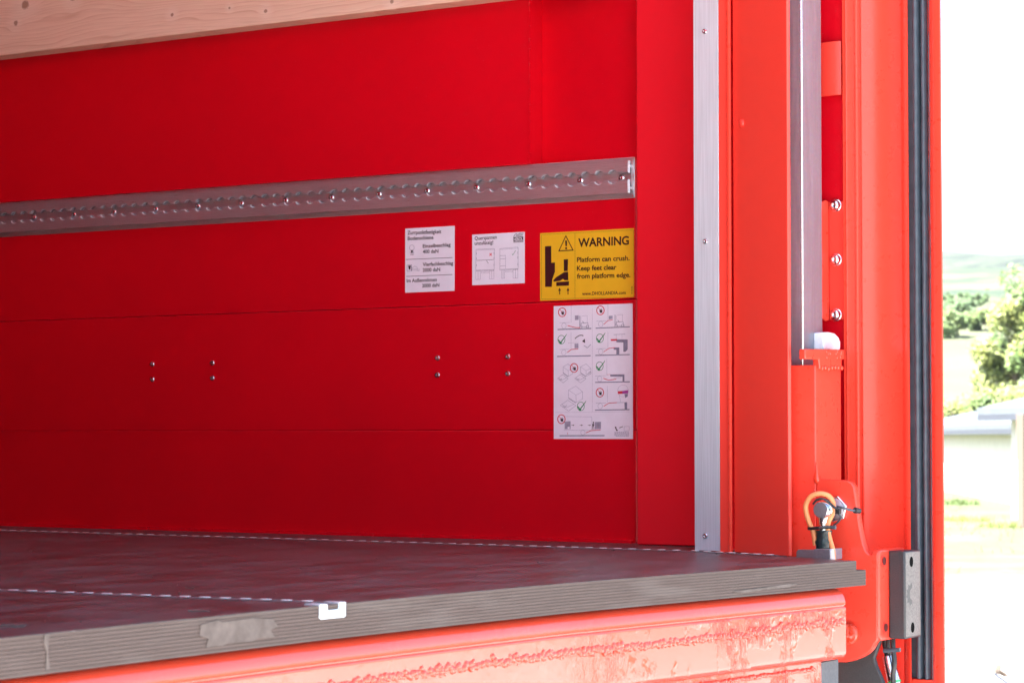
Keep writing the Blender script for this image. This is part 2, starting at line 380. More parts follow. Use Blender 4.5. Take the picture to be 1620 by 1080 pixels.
for i in range(NP):
    wsum = sum(1.35 if k_ % 2 == 0 else .62 for k_ in range(NP)); z1 = zt-TH*sum(1.35 if k_ % 2 == 0 else .62 for k_ in range(i))/wsum; z0 = z1-TH*(1.35 if i % 2 == 0 else .62)/wsum
    lip = 0.0 if i < 7 else 0.0295
    m.plan(outline(0.0004*(i % 2), lip), z0, z1-0.00002, i % 2)
m.build('plywood_board', ['veneer_light', 'veneer_dark', 'floor_film'], floor, smooth=False)
# pale filler patches on the plywood edge
def epatch(pts, name='filler_patch'):
    vs = []
    for q in pts:
        y = 1.46
        for _ in range(20): p = onY(q[0], q[1], y); y = ye(p.x)-0.0009
        vs.append(p)
    MB().prism(vs, (0, 0.0008, 0)).build(name, 'pale_filler', floor, smooth=False)
epatch([(318,988),(345,980),(352,984),(400,977),(432,979),(440,990),(428,996),(436,1008),(410,1009),(398,1014),(360,1017),(352,1021),(326,1023),(330,1010),(316,1004)])
epatch([(71,1003),(78,1002),(76,1030),(79,1058),(73,1059),(74,1030),(70,1016)])
epatch([(1160,935),(1200,930),(1248,923),(1262,923),(1250,928),(1215,932),(1172,938)])
# light scuffs on the floor
for (px, py, rx, ry) in [(14, 990, .012, .016), (315, 966, .008, .012), (37, 988, .002, .004), (300, 930, .003, .006)]:
    c0 = onZ(px, py, ZF)
    MB().prism([(c0.x+rx*math.cos(a)*(1+.25*math.sin(3*a)), c0.y+ry*math.sin(a), ZF+.0001) for a in np.linspace(0, 6.283, 15)[:-1]], (0, 0, .0007)).build('floor_stain', 'pale_filler', floor, smooth=False)
# wood crumbs and filings along the seam
m = MB()
for i in range(110):
    if i < 60: tpar = random.random()**1.5; x = 3.10-0.035*random.random()+0.02*tpar; y = 1.60+1.3*tpar
    else: x = random.uniform(1.6, 3.05); y = random.uniform(max(1.5, ye(x)+.01), 2.6)
    s = random.uniform(.0004, .0009); a = random.uniform(0, 3.1)
    m.prism([(x+s*1.5*math.cos(a+k), y+s*math.sin(a+k)*1.5, ZF+.0001) for k in (0, 1.8, 3.4, 4.9)], (0, 0, s))
tag(m.build('wood_crumbs', 'pale_filler', None, smooth=False), 'pale wood crumbs scattered over the dark cargo floor', 'crumbs', kind='stuff')

# ------------------------------------------------------------------ lashing rails (track with overlapping round holes)
def scallop(L0, L1, pitch, r, sh, phase):
    """upper edge of the slot chain: list of (s, h) from L0 to L1"""
    a0 = math.asin(sh/r); pts = [(L0, sh)]
    k = math.ceil((L0+r-phase)/pitch)
    while phase+k*pitch+r < L1:
        cx = phase+k*pitch
        for j in range(9):
            a = math.pi-a0-(math.pi-2*a0)*j/8; pts.append((cx+r*math.cos(a), r*math.sin(a)))
        k += 1
    pts.append((L1, sh)); return pts
rail = empty('lashing_rail', (WX-0.008, yw, 0.374), 'long aluminium lashing rail with a chain of round holes, screwed to the red side wall', 'lashing rail')
RL0, RL1 = yw, 5.2
zb, ztp = 0.3742, 0.4386
MB().box((WX-0.0030, RL0, zb), (WX-0.0002, RL1, ztp)).build('base_flange', 'rail_aluminium', rail, bevel=0.0006, seg=1)
zc = 0.4080; xf = WX-0.0155; hy = onX(540+1277/3.24, 295, WX).y
for sgn, name in ((1, 'upper_lip'), (-1, 'lower_lip')):
    m = MB(); lim = 0.4325 if sgn > 0 else 0.3815
    y0 = RL0+0.0045
    pts = scallop(y0, RL1, 0.025, 0.0100, 0.0052, hy)
    pts = [(s, zc+sgn*h) for s, h in pts]
    # quads strip from scallop edge to lim, with thickness and a small chamfer
    n = len(pts); cham = .0022; th = 0.0072
    rows = []
    for (s, z_) in pts: rows.append([(xf, s, lim), (xf, s, z_+sgn*cham*0.9), (xf+cham, s, z_), (xf+th, s, z_), (xf+th, s, lim)])
    vs = [v for r_ in rows for v in r_]; fs = []; fw = []
    for i in range(n-1):
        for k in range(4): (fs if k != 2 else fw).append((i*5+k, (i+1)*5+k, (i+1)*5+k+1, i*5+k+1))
        fs.append((i*5+4, (i+1)*5+4, (i+1)*5, i*5))
    fs += [(0, 1, 2, 3, 4), tuple((n-1)*5+k for k in (4, 3, 2, 1, 0))]
    m.add(vs, fs); m.f += fw; m.mi += [1]*len(fw)  # hole walls take the darker zinc, shade put into the colour
    # web that joins the lip to the base
    zw = (lim-0.0070*sgn); zw2 = lim-.0100*sgn
    m.box((xf+th+.0001, y0, min(zw2, zw)), (WX-0.0032, RL1, max(zw2, zw)))
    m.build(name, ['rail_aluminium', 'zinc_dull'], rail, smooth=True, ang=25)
MB().box((WX-0.0040, RL0+.004, 0.387), (WX-0.0032, RL1, 0.427)).build('channel_floor', 'rail_aluminium', rail)
rs = None
sp = [540+a/3.24 for a in (189, 436, 690, 955, 1222, 1433)] + [a/2.7 for a in (144, 313, 484, 663, 843, 1028, 1217, 1413)]
for px in sp:
    y = onX(px, 300, WX-0.006).y; p = (WX-0.0042, y, zc-0.0012)
    if rs is None: rs = MB().lathe(p, (-1, 0, 0), [(.0054, 0), (.0054, .0008), (.0044, .0018), (.0028, .0023), (.0019, .0023), (.0016, .0010), (0, .0009)], seg=16).build('rail_screw', 'zinc_bright', rail, origin=p)
    else: clone(rs, p, rail)
# rails sunk into the floor
def floor_rail(line, label, endcap):
    (xa, ya), (xb, yb) = line[0], line[-1]
    root = empty('floor_rail', (xa, ya, ZF), label, 'lashing rail')
    m = MB(); rows = []; L = math.hypot(xb-xa, yb-ya)
    d = Vector((xb-xa, yb-ya, 0)).normalized(); q = Vector((-d.y, d.x, 0)); o = Vector((xa, ya, 0))
    for sgn in (1, -1):
        pts = scallop(0, L, .025, .0088, .0050, .014); n = len(pts); vs = []; fs = []
        for s, h in pts:
            for hh, z_ in ((0.0095, ZF+.0003), (0.0095, ZF+.0006), (h+.0006, ZF+.0008), (h, ZF+.0006), (h, ZF+.0004)):
                vs.append(o+d*s+q*(sgn*hh)+Vector((0, 0, z_)))
        for i in range(n-1):
            for k in range(4): fs.append((i*5+k, (i+1)*5+k, (i+1)*5+k+1, i*5+k+1))
        m.add(vs, fs)
    m.build('slotted_top', 'zinc_dull', root, smooth=True, ang=25)
    m = MB(); s = .014
    while s+.012 < L:                               # raised white bars between holes, rail glints put into the colour
        c0 = o+d*(s+.0125); a = c0-d*.0050; b = c0+d*.0050
        v = [a-q*.0036, a-d*.0016, a+q*.0036, b+q*.0036, b+d*.0016, b-q*.0036]
        m.prism([x_+Vector((0, 0, ZF+.0011)) for x_ in v], (0, 0, .0008))
        s += .025
    tag(m.build('glint_bridge', 'glint_white', root, bevel=.0004, seg=1), kind='stuff')
    MB().prism([o+q*.0048+Vector((0,0,ZF+.0001)), o-q*.0048+Vector((0,0,ZF+.0001)), o-q*.0048+d*L+Vector((0,0,ZF+.0001)), o+q*.0048+d*L+Vector((0,0,ZF+.0001))], (0,0,.0003)).build('slot_bottom', 'truck_grey', root)
    return root
a = onZ(522, 953.5, ZF); b = onZ(0, 934, ZF)
dirr = (b-a).normalized(); far_ = a+dirr*3.2
fr = floor_rail([(a.x, a.y), (far_.x, far_.y)], 'perforated floor rail ending in a white U-shaped profile at the plywood edge', True)
# its open end: white U profile showing in the plywood edge
u = []
def ond(px, py, off=-.0012):
    y = 1.46
    for _ in range(20): p = onY(px, py, y); y = ye(p.x)+off
    return p
U = [(506.5,955),(506,977),(509,979.5),(545,976),(548,973),(547.5,969.5),(547.5,951),(537,951.5),(536.5,962.5),(519,965),(518.5,954)]
MB().prism([ond(*q) for q in U], (0, .02, 0)).build('profile_end', 'chalk_aluminium', fr, bevel=.0008)
zz0 = ond(519, 961).z
floor_rail([(3.066, 1.562), (3.118, 1.735)], 'short stretch of perforated floor seam at the foot of the red post and aluminium strip', False)
floor_rail([(3.1185, 1.737), (3.158, 5.0)], 'long perforated floor seam running beside the foot of the red side wall', False)

# ------------------------------------------------------------------ plank
pb = onX(0, 85, 3.26)
plank = empty('wooden_plank', (3.28, 2.0, 0.706), 'knotty pale spruce plank running along the top of the red wall', 'plank')
MB().box((3.26, 1.96, 0.7065), (3.3030, 6.0, 0.86)).build('board', 'spruce_wood', plank, bevel=0.0022, seg=3)

# ------------------------------------------------------------------ stickers
def px2(q, X): p = onX(q[0], q[1], X); return (p.y, p.z)
class Print:
    def __init__(s, X): s.X = X; s.layers = {}
    def L(s, ink):
        if ink not in s.layers: s.layers[ink] = MB()
        return s.layers[ink]
    def poly(s, ink, pts, lift=0.0):
        m = s.L(ink); vs = [onX(q[0], q[1], s.X-0.0007-lift) for q in pts]; m.add(vs, [tuple(range(len(vs)))])
    def line(s, ink, pts, w=0.6, lift=0.0, closed=False):
        if closed: pts = list(pts)+[pts[0]]
        for a, b in zip(pts[:-1], pts[1:]):
            d = math.hypot(b[0]-a[0], b[1]-a[1]) or 1; nx, ny = -(b[1]-a[1])/d*w/2, (b[0]-a[0])/d*w/2
            s.poly(ink, [(a[0]+nx, a[1]+ny), (b[0]+nx, b[1]+ny), (b[0]-nx, b[1]-ny), (a[0]-nx, a[1]-ny)], lift)
            lift += 0.0000015
    def ring(s, ink, c, rx, ry, w, n=24):
        m = [(c[0]+rx*math.cos(2*math.pi*i/n), c[1]+ry*math.sin(2*math.pi*i/n)) for i in range(n)]
        k = [(c[0]+(rx-w)*math.cos(2*math.pi*i/n), c[1]+(ry-w)*math.sin(2*math.pi*i/n)) for i in range(n)]
        for i in range(n): j = (i+1) % n; s.poly(ink, [m[i], m[j], k[j], k[i]])
    def text(s, ink, txt, p0, p1, hpx, bold=0.0, rot=False, lift=0.0):
        """baseline from p0 to p1 (pixels), cap height hpx"""
        cu = bpy.data.curves.new('t', 'FONT'); cu.body = txt; cu.size = 1; cu.offset = bold; cu.resolution_u = 3
        ob = bpy.data.objects.new('t', cu); C.objects.link(ob)
        bpy.context.view_layer.update()
        me = bpy.data.meshes.new_from_object(ob.evaluated_get(bpy.context.evaluated_depsgraph_get()))
        xs = [v.co.x for v in me.vertices]; x0, x1 = min(xs), max(xs)
        A = onX(p0[0], p0[1], s.X-0.0008-lift); B = onX(p1[0], p1[1], s.X-0.0008-lift)
        H = (onX(p0[0], p0[1]-hpx, s.X).z-A.z) if not rot else None
        vs = []
        for v in me.vertices:
            f = (v.co.x-x0)/(x1-x0)
            p = A+(B-A)*f
            if rot: p = p+Vector((0, 1, 0))*(hpx*0.00105)*(v.co.y/0.70)
            else: p = p+Vector((0, 0, 1))*H*(v.co.y/0.70)
            vs.append(p)
        s.L(ink).add(vs, [tuple(p.vertices) for p in me.polygons])
        bpy.data.objects.remove(ob); bpy.data.curves.remove(cu); bpy.data.meshes.remove(me)
    def build(s, root):
        nm = {'ink_black': 'black_print', 'ink_brown': 'black_print', 'ink_grey': 'grey_print', 'ink_lightgrey': 'fine_line_print', 'ink_red': 'red_print', 'ink_green': 'green_print', 'ink_magenta': 'magenta_print', 'sticker_yellow': 'yellow_print', 'sticker_white': 'white_print'}
        for k, m in s.layers.items(): tag(m.build(nm[k], k, root, smooth=False), kind='stuff')
def sticker(corners, mat, label):
    """corners in pixels TL,TR,BR,BL"""
    ps = [onX(q[0], q[1], WX-0.0006) for q in corners]
    y1 = (ps[0].y+ps[3].y)/2; y0 = (ps[1].y+ps[2].y)/2; z1 = (ps[0].z+ps[1].z)/2; z0 = (ps[2].z+ps[3].z)/2
    root = empty('sticker', (WX, (y0+y1)/2, z0), label, 'sticker')
    MB().box((WX-0.0006, y0, z0), (WX-0.0001, y1, z1)).build('backing', mat, root)
    return root
# 1 German load sticker
r = sticker([(641,361),(719,358),(719,461),(641,462)], 'sticker_white', 'white sticker listing 400 daN and 2000 daN lashing strengths in German')
p = Print(WX); B = 'ink_black'
def z1p(x, y): return (636+x*88/864, 355+y*110/1080)
for txt, a, b, h in [('Zurrpunktfestigkeit', (84,158), (610,138), 52), ('Bodenschiene', (88,246), (488,228), 52), ('Einzelbeschlag', (322,364), (755,340), 50), ('400 daN', (322,450), (565,440), 50),
                     ('Vierfachbeschlag', (322,648), (795,626), 50), ('2000 daN', (322,736), (592,724), 50), ('Im Außenrahmen', (72,900), (540,882), 50), ('2000 daN', (312,978), (580,966), 50)]:
    p.text(B, txt, z1p(*a), z1p(*b), h*118/1080, bold=0.022)
p.line(B, [z1p(62,545), z1p(782,515)], 0.75); p.line(B, [z1p(62,808), z1p(782,778)], 0.75)
G = 'ink_grey'
p.ring(G, z1p(152,362), 4.0, 4.6, .5); p.poly(B, [z1p(138,400), z1p(170,400), z1p(166,445), z1p(142,445)]); p.line(G, [z1p(118,445), z1p(190,443)], .5); p.line(B, [z1p(130,468), z1p(180,466)], .9); p.line(G, [z1p(122,415), z1p(130,440)], .4); p.line(G, [z1p(182,415), z1p(176,440)], .4)
p.line(G, [z1p(78,632), z1p(150,625), z1p(150,722), z1p(78,728)], .5, closed=True); p.poly(B, [z1p(95,640), z1p(135,638), z1p(128,700), z1p(106,702)]); p.line(G, [z1p(142,640), z1p(142,715)], .9)
p.line(G, [z1p(155,720), z1p(158,680), z1p(190,650), z1p(225,655), z1p(245,690), z1p(232,712), z1p(165,712)], .5); p.line(G, [z1p(170,690), z1p(235,690)], .5); p.line(G, [z1p(235,715), z1p(262,722), z1p(270,690)], .6)
p.build(r)
# 2 German no-cross-lashing sticker
r = sticker([(747,371),(830,367),(830,448),(747,451)], 'sticker_white', 'small white sticker with two line drawings of truck rears, red cross and tick')
p = Print(WX)
def z2(x, y): return (740+x*95/1080, 360+y*95/1080)
p.text(B, 'Querspannen', z2(125,226), z2(522,200), 5.6, bold=.016); p.text(B, 'unzulässig!', z2(125,314), z2(458,296), 5.6, bold=.016)
p.poly(B, [z2(818,172), z2(998,160), z2(998,240), z2(818,250)]); p.text('sticker_white', 'HEBOL', z2(826,240), z2(990,229), 4.6, lift=.0002, bold=.02)
p.line(B, [z2(825,165), z2(860,112), z2(905,125), z2(935,105), z2(1005,103)], .8); p.line(B, [z2(862,150), z2(990,138)], 1.0); p.line(B, [z2(820,264), z2(998,255)], .9); p.line(B, [z2(870,128), z2(980,120)], .5)
for q in [[(148,392),(478,378),(474,768),(144,782)], [(578,378),(905,352),(905,748),(578,768)]]: p.line(G, [z2(*c) for c in q], .45, closed=True)
p.line('ink_lightgrey', [z2(148,408), z2(478,394)], .4); p.line('ink_lightgrey', [z2(580,395), z2(905,372)], .4)
p.line(B, [z2(158,590), z2(240,588), z2(330,582), z2(468,575)], .55); p.line(B, [z2(335,590), z2(372,645)], .5); p.line(G, [z2(150,765), z2(478,755)], .5); p.line(G, [z2(580,752), z2(905,738)], .5)
for y in (505, 562, 690): p.line(G, [z2(580, y+2), z2(680, y-4)], .5)
p.line('ink_lightgrey', [z2(680,500), z2(680,740)], .4)
for x0, x1, y0, y1 in [(145,225,785,935),(395,470,775,925),(610,660,765,915),(815,900,760,910)]:
    p.line('ink_lightgrey', [z2(x0,y0), z2(x1,y0-3), z2(x1,y1-3), z2(x0,y1)], .45, closed=True); p.line(G, [z2((x0+x1)/2,y0), z2((x0+x1)/2,y1)], .45)
p.line('ink_lightgrey', [z2(240,795), z2(375,788), z2(372,815), z2(245,818)], .4, closed=True); p.line('ink_lightgrey', [z2(675,780), z2(810,770), z2(808,795), z2(680,800)], .4, closed=True)
for yy in (450, 540, 660): p.line(G, [z2(155, yy), z2(155, yy+35)], .6); p.line(G, [z2(472, yy-8), z2(472, yy+27)], .6); p.line(G, [z2(900, yy-20), z2(900, yy+20)], .5)
p.line('ink_red', [z2(392,462), z2(432,505)], 1.1); p.line('ink_red', [z2(432,460), z2(390,508)], 1.1, lift=.0001)
p.line('ink_green', [z2(798,475), z2(810,495)], .8); p.line('ink_green', [z2(810,495), z2(862,408)], .6, lift=.00005)
p.build(r)
# 3 yellow warning sticker
r = sticker([(854,369),(1003,361),(1003,471),(855,475)], 'sticker_yellow', 'yellow WARNING sticker about crushing feet at the platform edge')
p = Print(WX); K = 'ink_brown'
def z3(x, y): return (620+x*390/1620, 340+y*140/582)
def z3b(x, y): return (850+x*80/738, 358+y*117/1080)
p.line(K, [z3(982,130), z3(1588,99), z3(1590,541), z3(984,553)], .32, closed=True); p.line(K, [z3(1203,119), z3(1203,549)], .32, lift=.00004)
p.text(K, 'WARNING', z3(1224,210), z3(1558,194), 13.0, bold=.028)
p.text(K, 'Platform can crush.', z3(1216,310), z3(1562,298), 7.4, bold=.026); p.text(K, 'Keep feet clear', z3(1216,366), z3(1476,358), 7.4, bold=.026); p.text(K, 'from platform edge.', z3(1216,418), z3(1567,408), 7.4, bold=.026)
p.text(K, 'www.DHOLLANDIA.com', z3(1250,528), z3(1537,521), 5.2, bold=.02)
p.text(K, 'D1046', z3(1582,518), z3(1582,468), 2.4, rot=True)
tri = [(417,135),(525,350),(312,362)]
def ins(tr, f):
    cx = sum(a for a, b in tr)/3; cy = sum(b for a, b in tr)/3; return [(cx+(a-cx)*f, cy+(b-cy)*f) for a, b in tr]
o_, i_ = ins(tri, 1.06), ins(tri, .86)
for k in range(3): j = (k+1) % 3; p.poly(K, [z3b(*o_[k]), z3b(*o_[j]), z3b(*i_[j]), z3b(*i_[k])])
p.poly(K, [z3b(404,208), z3b(436,206), z3b(432,290), z3b(412,291)]); p.poly(K, [z3b(406,308), z3b(434,306), z3b(436,334), z3b(408,336)])
p.poly(K, [z3b(*q) for q in [(112,292),(203,288),(204,532),(258,528),(258,665),(218,775),(212,883),(114,884)]])
p.poly(K, [z3b(*q) for q in [(386,483),(450,480),(444,652),(388,655)]])
p.poly(K, [z3b(*q) for q in [(388,670),(450,664),(452,787),(398,788),(376,768),(330,796),(238,808),(232,788),(272,745)]])
p.poly(K, [z3b(*q) for q in [(276,815),(465,802),(462,864),(278,872)]])
for x in (326, 448):
    p.poly(K, [z3b(x,892), z3b(x+20,940), z3b(x-20,942)]); p.poly(K, [z3b(x-6,938), z3b(x+7,937), z3b(x+7,994), z3b(x-6,996)])
p.build(r)
# 4 white pictogram sticker
r = sticker([(876,485),(1001,479),(1001,694),(876,694)], 'sticker_white', 'tall white pictogram sticker of tail lift do and do not drawings')
p = Print(WX); LG = 'ink_lightgrey'; RD = 'ink_red'; GN = 'ink_green'
def z4(x, y): return (860+x*160/751, 470+y*230/1080)
def noent(x, y):
    p.ring(RD, z4(x, y), 6.6, 7.6, 1.35)
    p.line(RD, [z4(x-20, y-24), z4(x+20, y+24)], .7)
    for dx in (-10, -3, 4, 10): p.line(B, [z4(x+dx+2, y-14+abs(dx-2)), z4(x+dx*.7+3, y+4)], .7, lift=.00005)
    p.poly(B, [z4(x-8, y), z4(x+14, y-2), z4(x+12, y+18), z4(x-2, y+18)], lift=.00006)
def okay(x, y):
    p.ring(GN, z4(x, y), 6.0, 7.2, .8)
    p.poly(GN, [z4(x-28, y-2), z4(x-18, y), z4(x-6, y+18), z4(x+6, y+26), z4(x-8, y+34)]); p.poly(GN, [z4(x-8, y+34), z4(x-6, y+16), z4(x+42, y-46), z4(x+36, y-30)], lift=.00005)
def bar(x0, y0, x1, y1): p.line(G, [z4(x0, y0), z4(x1, y1)], 1.6)
def truck(x, y, w=80):
    p.line(LG, [z4(x-w*.45, y-22), z4(x+w*.5, y-24)], .45); p.ring(LG, z4(x-4, y), 3.8, 4.6, .45); p.line(LG, [z4(x+w*.62, y-24), z4(x+w*.62, y-150)], .35)
def lift(pts, w=.9): p.line(RD, [z4(*q) for q in pts], w)
def fork(x, y):
    p.line(LG, [z4(x, y-90), z4(x, y-4)], 1.0); p.line(LG, [z4(x+15, y-88), z4(x+56, y-92), z4(x+56, y-35)], .4); p.line(LG, [z4(x+12, y-35), z4(x+60, y-38), z4(x+64, y-8), z4(x+6, y-8)], .8, closed=True)
    p.ring(G, z4(x+8, y-8), 2.4, 2.8, .7); p.ring(G, z4(x+58, y-10), 2.4, 2.8, .7); p.line(LG, [z4(x+8, y-88), z4(x+8, y-6)], .5); p.line(G, [z4(x+20, y-50), z4(x+34, y-34)], .8)
for q in [[(362,80),(362,850)], [(85,855),(640,850)]]: p.line(LG, [z4(*c) for c in q], .25)
noent(138,112); bar(104,240,354,232); truck(155,212); lift([(178,210),(205,218),(240,226),(272,226)], 1.1); p.poly(LG, [z4(232,136), z4(260,134), z4(260,168), z4(232,170)]); fork(268,228)
noent(422,98); bar(386,230,640,220); truck(428,200); lift([(446,202),(478,174),(512,168)]); p.poly(LG, [z4(484,140), z4(512,138), z4(512,162), z4(484,164)]); fork(530,220)
okay(132,315); bar(100,440,350,434); truck(154,410); lift([(176,410),(205,388),(256,384)], 1.1); p.poly(LG, [z4(230,345), z4(258,343), z4(258,378), z4(230,380)])
arc = [(232+ t_*70, 308-26*math.sin(t_*2.4)) for t_ in [0, .15, .3, .45, .6, .75, .9]]
p.line(B, [z4(*q) for q in arc], 1.3); p.poly(B, [z4(286,328), z4(306,308), z4(308,340)], lift=.0001); p.line(G, [z4(298,358), z4(325,376), z4(352,350)], .7); p.line(G, [z4(182,340), z4(262,336)], .3)
okay(418,305); bar(384,432,640,426); truck(428,405); lift([(446,406),(484,380),(530,374)]); p.poly(G, [z4(520,374), z4(562,372), z4(562,425), z4(540,426), z4(540,390), z4(520,390)]); p.poly(G, [z4(540,312), z4(624,314), z4(624,388), z4(606,406), z4(592,404), z4(592,336), z4(540,334)]); p.poly(RD, [z4(496,312), z4(545,310), z4(545,322), z4(502,324)], lift=.00004); p.line(G, [z4(520,278), z4(606,274)], .6); p.line(LG, [z4(540,280), z4(540,310)], .3); p.line(LG, [z4(582,278), z4(582,310)], .3)
noent(226,525)
def iso(x, y, f=1, g=1):
    W_ = lambda pts: [z4(x+a*f, y+b_*g) for a, b_ in pts]
    p.line(LG, W_([(0,-60),(50,-90),(95,-45),(95,10),(52,38),(0,0)]), .45, closed=True); p.line(LG, W_([(0,-60),(50,-20),(95,-45)]), .4); p.line(LG, W_([(50,-20),(52,38)]), .4); p.line(G, W_([(0,5),(48,42)]), .7)
    p.line(LG, W_([(-5,20),(-55,60),(0,105),(50,62)]), .5, closed=True); p.line(LG, W_([(-45,52),(-15,78),(35,52)]), .5); p.line(G, W_([(-40,68),(-25,74),(-12,60)]), .6)
iso(145,560,.75,.72); iso(275,560,.8,.72); iso(185,745,1.1,.95); p.line(G, [z4(320,575), z4(352,552)], .6); p.ring(LG, z4(344,562), 2, 2.4, .4)
okay(276,810)
okay(416,512); bar(382,632,640,628); truck(420,606); lift([(444,602),(482,616),(540,608)], 1.1); p.poly(G, [z4(495,574), z4(600,572), z4(600,626), z4(586,627), z4(586,590), z4(495,588)]); p.line(LG, [z4(520,600), z4(575,597)], .4); p.line(RD, [z4(470,575), z4(498,573)], .4)
noent(418,708); bar(382,838,638,834); truck(424,808); lift([(446,810),(484,786),(545,782)], 1.0); p.poly(G, [z4(600,780), z4(620,779), z4(620,833), z4(602,834)]); p.line(G, [z4(484,784), z4(600,781)], .6)
p.ring(LG, z4(590,695), 8.6, 9.6, .35); p.poly('ink_magenta', [z4(585,696), z4(628,690), z4(626,714), z4(585,716)]); p.poly(RD, [z4(550,698), z4(585,696), z4(585,716), z4(552,718)]); p.poly(G, [z4(600,718), z4(626,716), z4(624,736), z4(606,748)]); p.line(LG, [z4(560,722), z4(574,780)], .35)
noent(132,905); bar(118,1028,452,1027); p.poly(LG, [z4(156,922), z4(200,920), z4(200,978), z4(156,980)]); p.poly(LG, [z4(380,926), z4(426,924), z4(426,978), z4(380,980)]); p.poly('sticker_white', [z4(178,962), z4(194,961), z4(194,976), z4(178,977)], lift=.0001)
p.line(LG, [z4(160,885), z4(358,888), z4(358,980)], .4); p.line(LG, [z4(150,986), z4(350,988)], .4); p.ring(LG, z4(292,1004), 3.6, 4.2, .4)
for x in (206, 268, 328): p.line(B, [z4(x, 950), z4(x+20, 950)], .6); p.poly(B, [z4(x+12, 945), z4(x+24, 950), z4(x+12, 955)])
lift([(315,1006),(352,990),(424,984)], 1.1); p.line(RD, [z4(178,1004), z4(178,1020)], .6); p.line(RD, [z4(402,950), z4(402,976)], .5)
p.ring(B, z4(370,930), 1.2, 1.3, 1.19, n=10); p.poly(B, [z4(361,940), z4(374,938), z4(373,958), z4(362,958)]); p.line(B, [z4(372,944), z4(382,950)], .5); p.line(B, [z4(364,956), z4(360,984)], .8); p.line(B, [z4(371,956), z4(374,982)], .8)
p.poly(B, [z4(528,962), z4(538,960), z4(544,984), z4(552,984), z4(550,992), z4(540,992)]); p.line(B, [z4(562,970), z4(588,960)], 1.0); p.line(LG, [z4(598,960), z4(636,958), z4(636,990), z4(598,992)], .4, closed=True)
for k in range(5):
    y = 1000+k*8; x = 526+ (10 if k > 3 else 0)
    while x < 632: ww = random.uniform(5, 14); p.line(G, [z4(x, y), z4(min(634, x+ww), y-.5)], .7); x += ww+3
p.build(r)

# ------------------------------------------------------------------ rear post
ZT = 2.25; Z0 = -0.62
yA = yat(1098.5, 3.125); yB = yat(1138, 3.125); yC = yat(1152, 3.125); yD = yat(1247, 3.0665)
post = empty('rear_post', (3.2, 1.8, ZF-0.02), 'stepped red steel post at the rear end of the side wall, beside the aluminium strip', 'post')
MB().plan([(3.345, yat(1007, 3.262)), (3.262, yat(1007, 3.262)), (3.262, 1.742), (3.129, yA-.002), (3.129, yC), (3.150, 1.70), (3.345, 1.70)], ZF+.0004, ZT).build('post_body', 'post_red', post, bevel=.0025, seg=3)
MB().plan([(3.1255, yB-.0005), (3.1255, yC-.0022), (3.129, yC-.0022), (3.129, yB-.0005)], ZF+.0004, ZT).build('cover_lath', 'frame_red', post, bevel=.0006)
MB().plan([(3.1225+.0028*math.cos(a), yC-.0045+.0030*math.sin(a)) for a in np.linspace(0, 6.283, 11)[:-1]], ZF+.0004, ZT).build('corner_bead', 'pillar_red', post)
dC = Vector((3.0665-3.129, yD-yC, 0)).normalized(); nC = Vector((-dC.y, dC.x, 0)); nC = nC if nC.x > 0 else -nC
c0 = Vector((3.1275, yC-.008, 0)); c1 = Vector((3.0665, yD, 0))
MB().plan([(q.x, q.y) for q in (c0, c1, c1+nC*.006, c0+nC*.006)], ZF+.0003, ZT).build('flange_plate', 'frame_red', post, bevel=.0012, seg=3)
q = ray(1174, 195); tt = ((c0-Vector((0,0,0))).dot(nC))/(q.dot(nC)); pb_ = q*tt
MB().lathe(pb_, -nC, [(.0058, 0), (.0056, .0016), (.0042, .0032), (.002, .0040), (0, .0041)], seg=20).build('plug_weld', 'frame_red', post)
strip = empty('aluminium_strip', (3.125, (yA+yB)/2, ZF), 'flat bright aluminium strip screwed upright onto the red rear post', 'strip')
MB().box((3.1250, yB, ZF+.0015), (3.1288, yA, ZT)).build('strip_body', 'chalk_aluminium', strip, bevel=.0005)
sk = None
for q in [(1115, 50), (1116, 382), (1116, 847), (1114, -290)]:
    p_ = onX(q[0], q[1], 3.1249)
    if sk is None: sk = MB().lathe(p_, (-1, 0, 0), [(.0044, 0), (.0042, .0010), (.0030, .0022), (.0018, .0024), (.0016, .0008), (0, .0007)], seg=16).build('screw', 'zinc_bright', strip, origin=p_)
    else: clone(sk, p_, strip)

# ------------------------------------------------------------------ galvanised guide, red socket, hook
guide = empty('guide_profile', (3.15, 1.59, 0.10), 'upright galvanised steel guide profile standing in the red socket tube', 'profile')
xg = xat(1270, 1.560); xg2 = xat(1302.5, 1.560)
MB().plan([(xg, 1.560), (xg2, 1.560), (xg2, 1.5640), (xg2-.004, 1.5640), (xg2-.004, 1.600), (xg2-.004, 1.625), (xg+.004, 1.635), (xg, 1.625)], -0.05, ZT).build('square_tube', 'galvanised', guide, bevel=.0028, seg=4)
MB().plan([(xg-.0012+.0016*math.cos(a), 1.5588+.0016*math.sin(a)) for a in np.linspace(0, 6.283, 9)[:-1]], -.04, ZT).build('rounded_edge', 'zinc_bright', guide)
sock = empty('socket_tube', (3.14, 1.55, ZF), 'red square socket tube holding the galvanised guide profile above the floor corner', 'tube')
xs2 = xat(1331, 1.5289); zs = onX(1290, 577, 3.10).z
m = MB(); w_ = .004
o4 = [(3.10, 1.5289), (xs2, 1.5289), (xs2, 1.588), (3.10, 1.588)]; i4 = [(3.10+w_, 1.5289+w_), (xs2-w_, 1.5289+w_), (xs2-w_, 1.588-w_), (3.10+w_, 1.588-w_)]
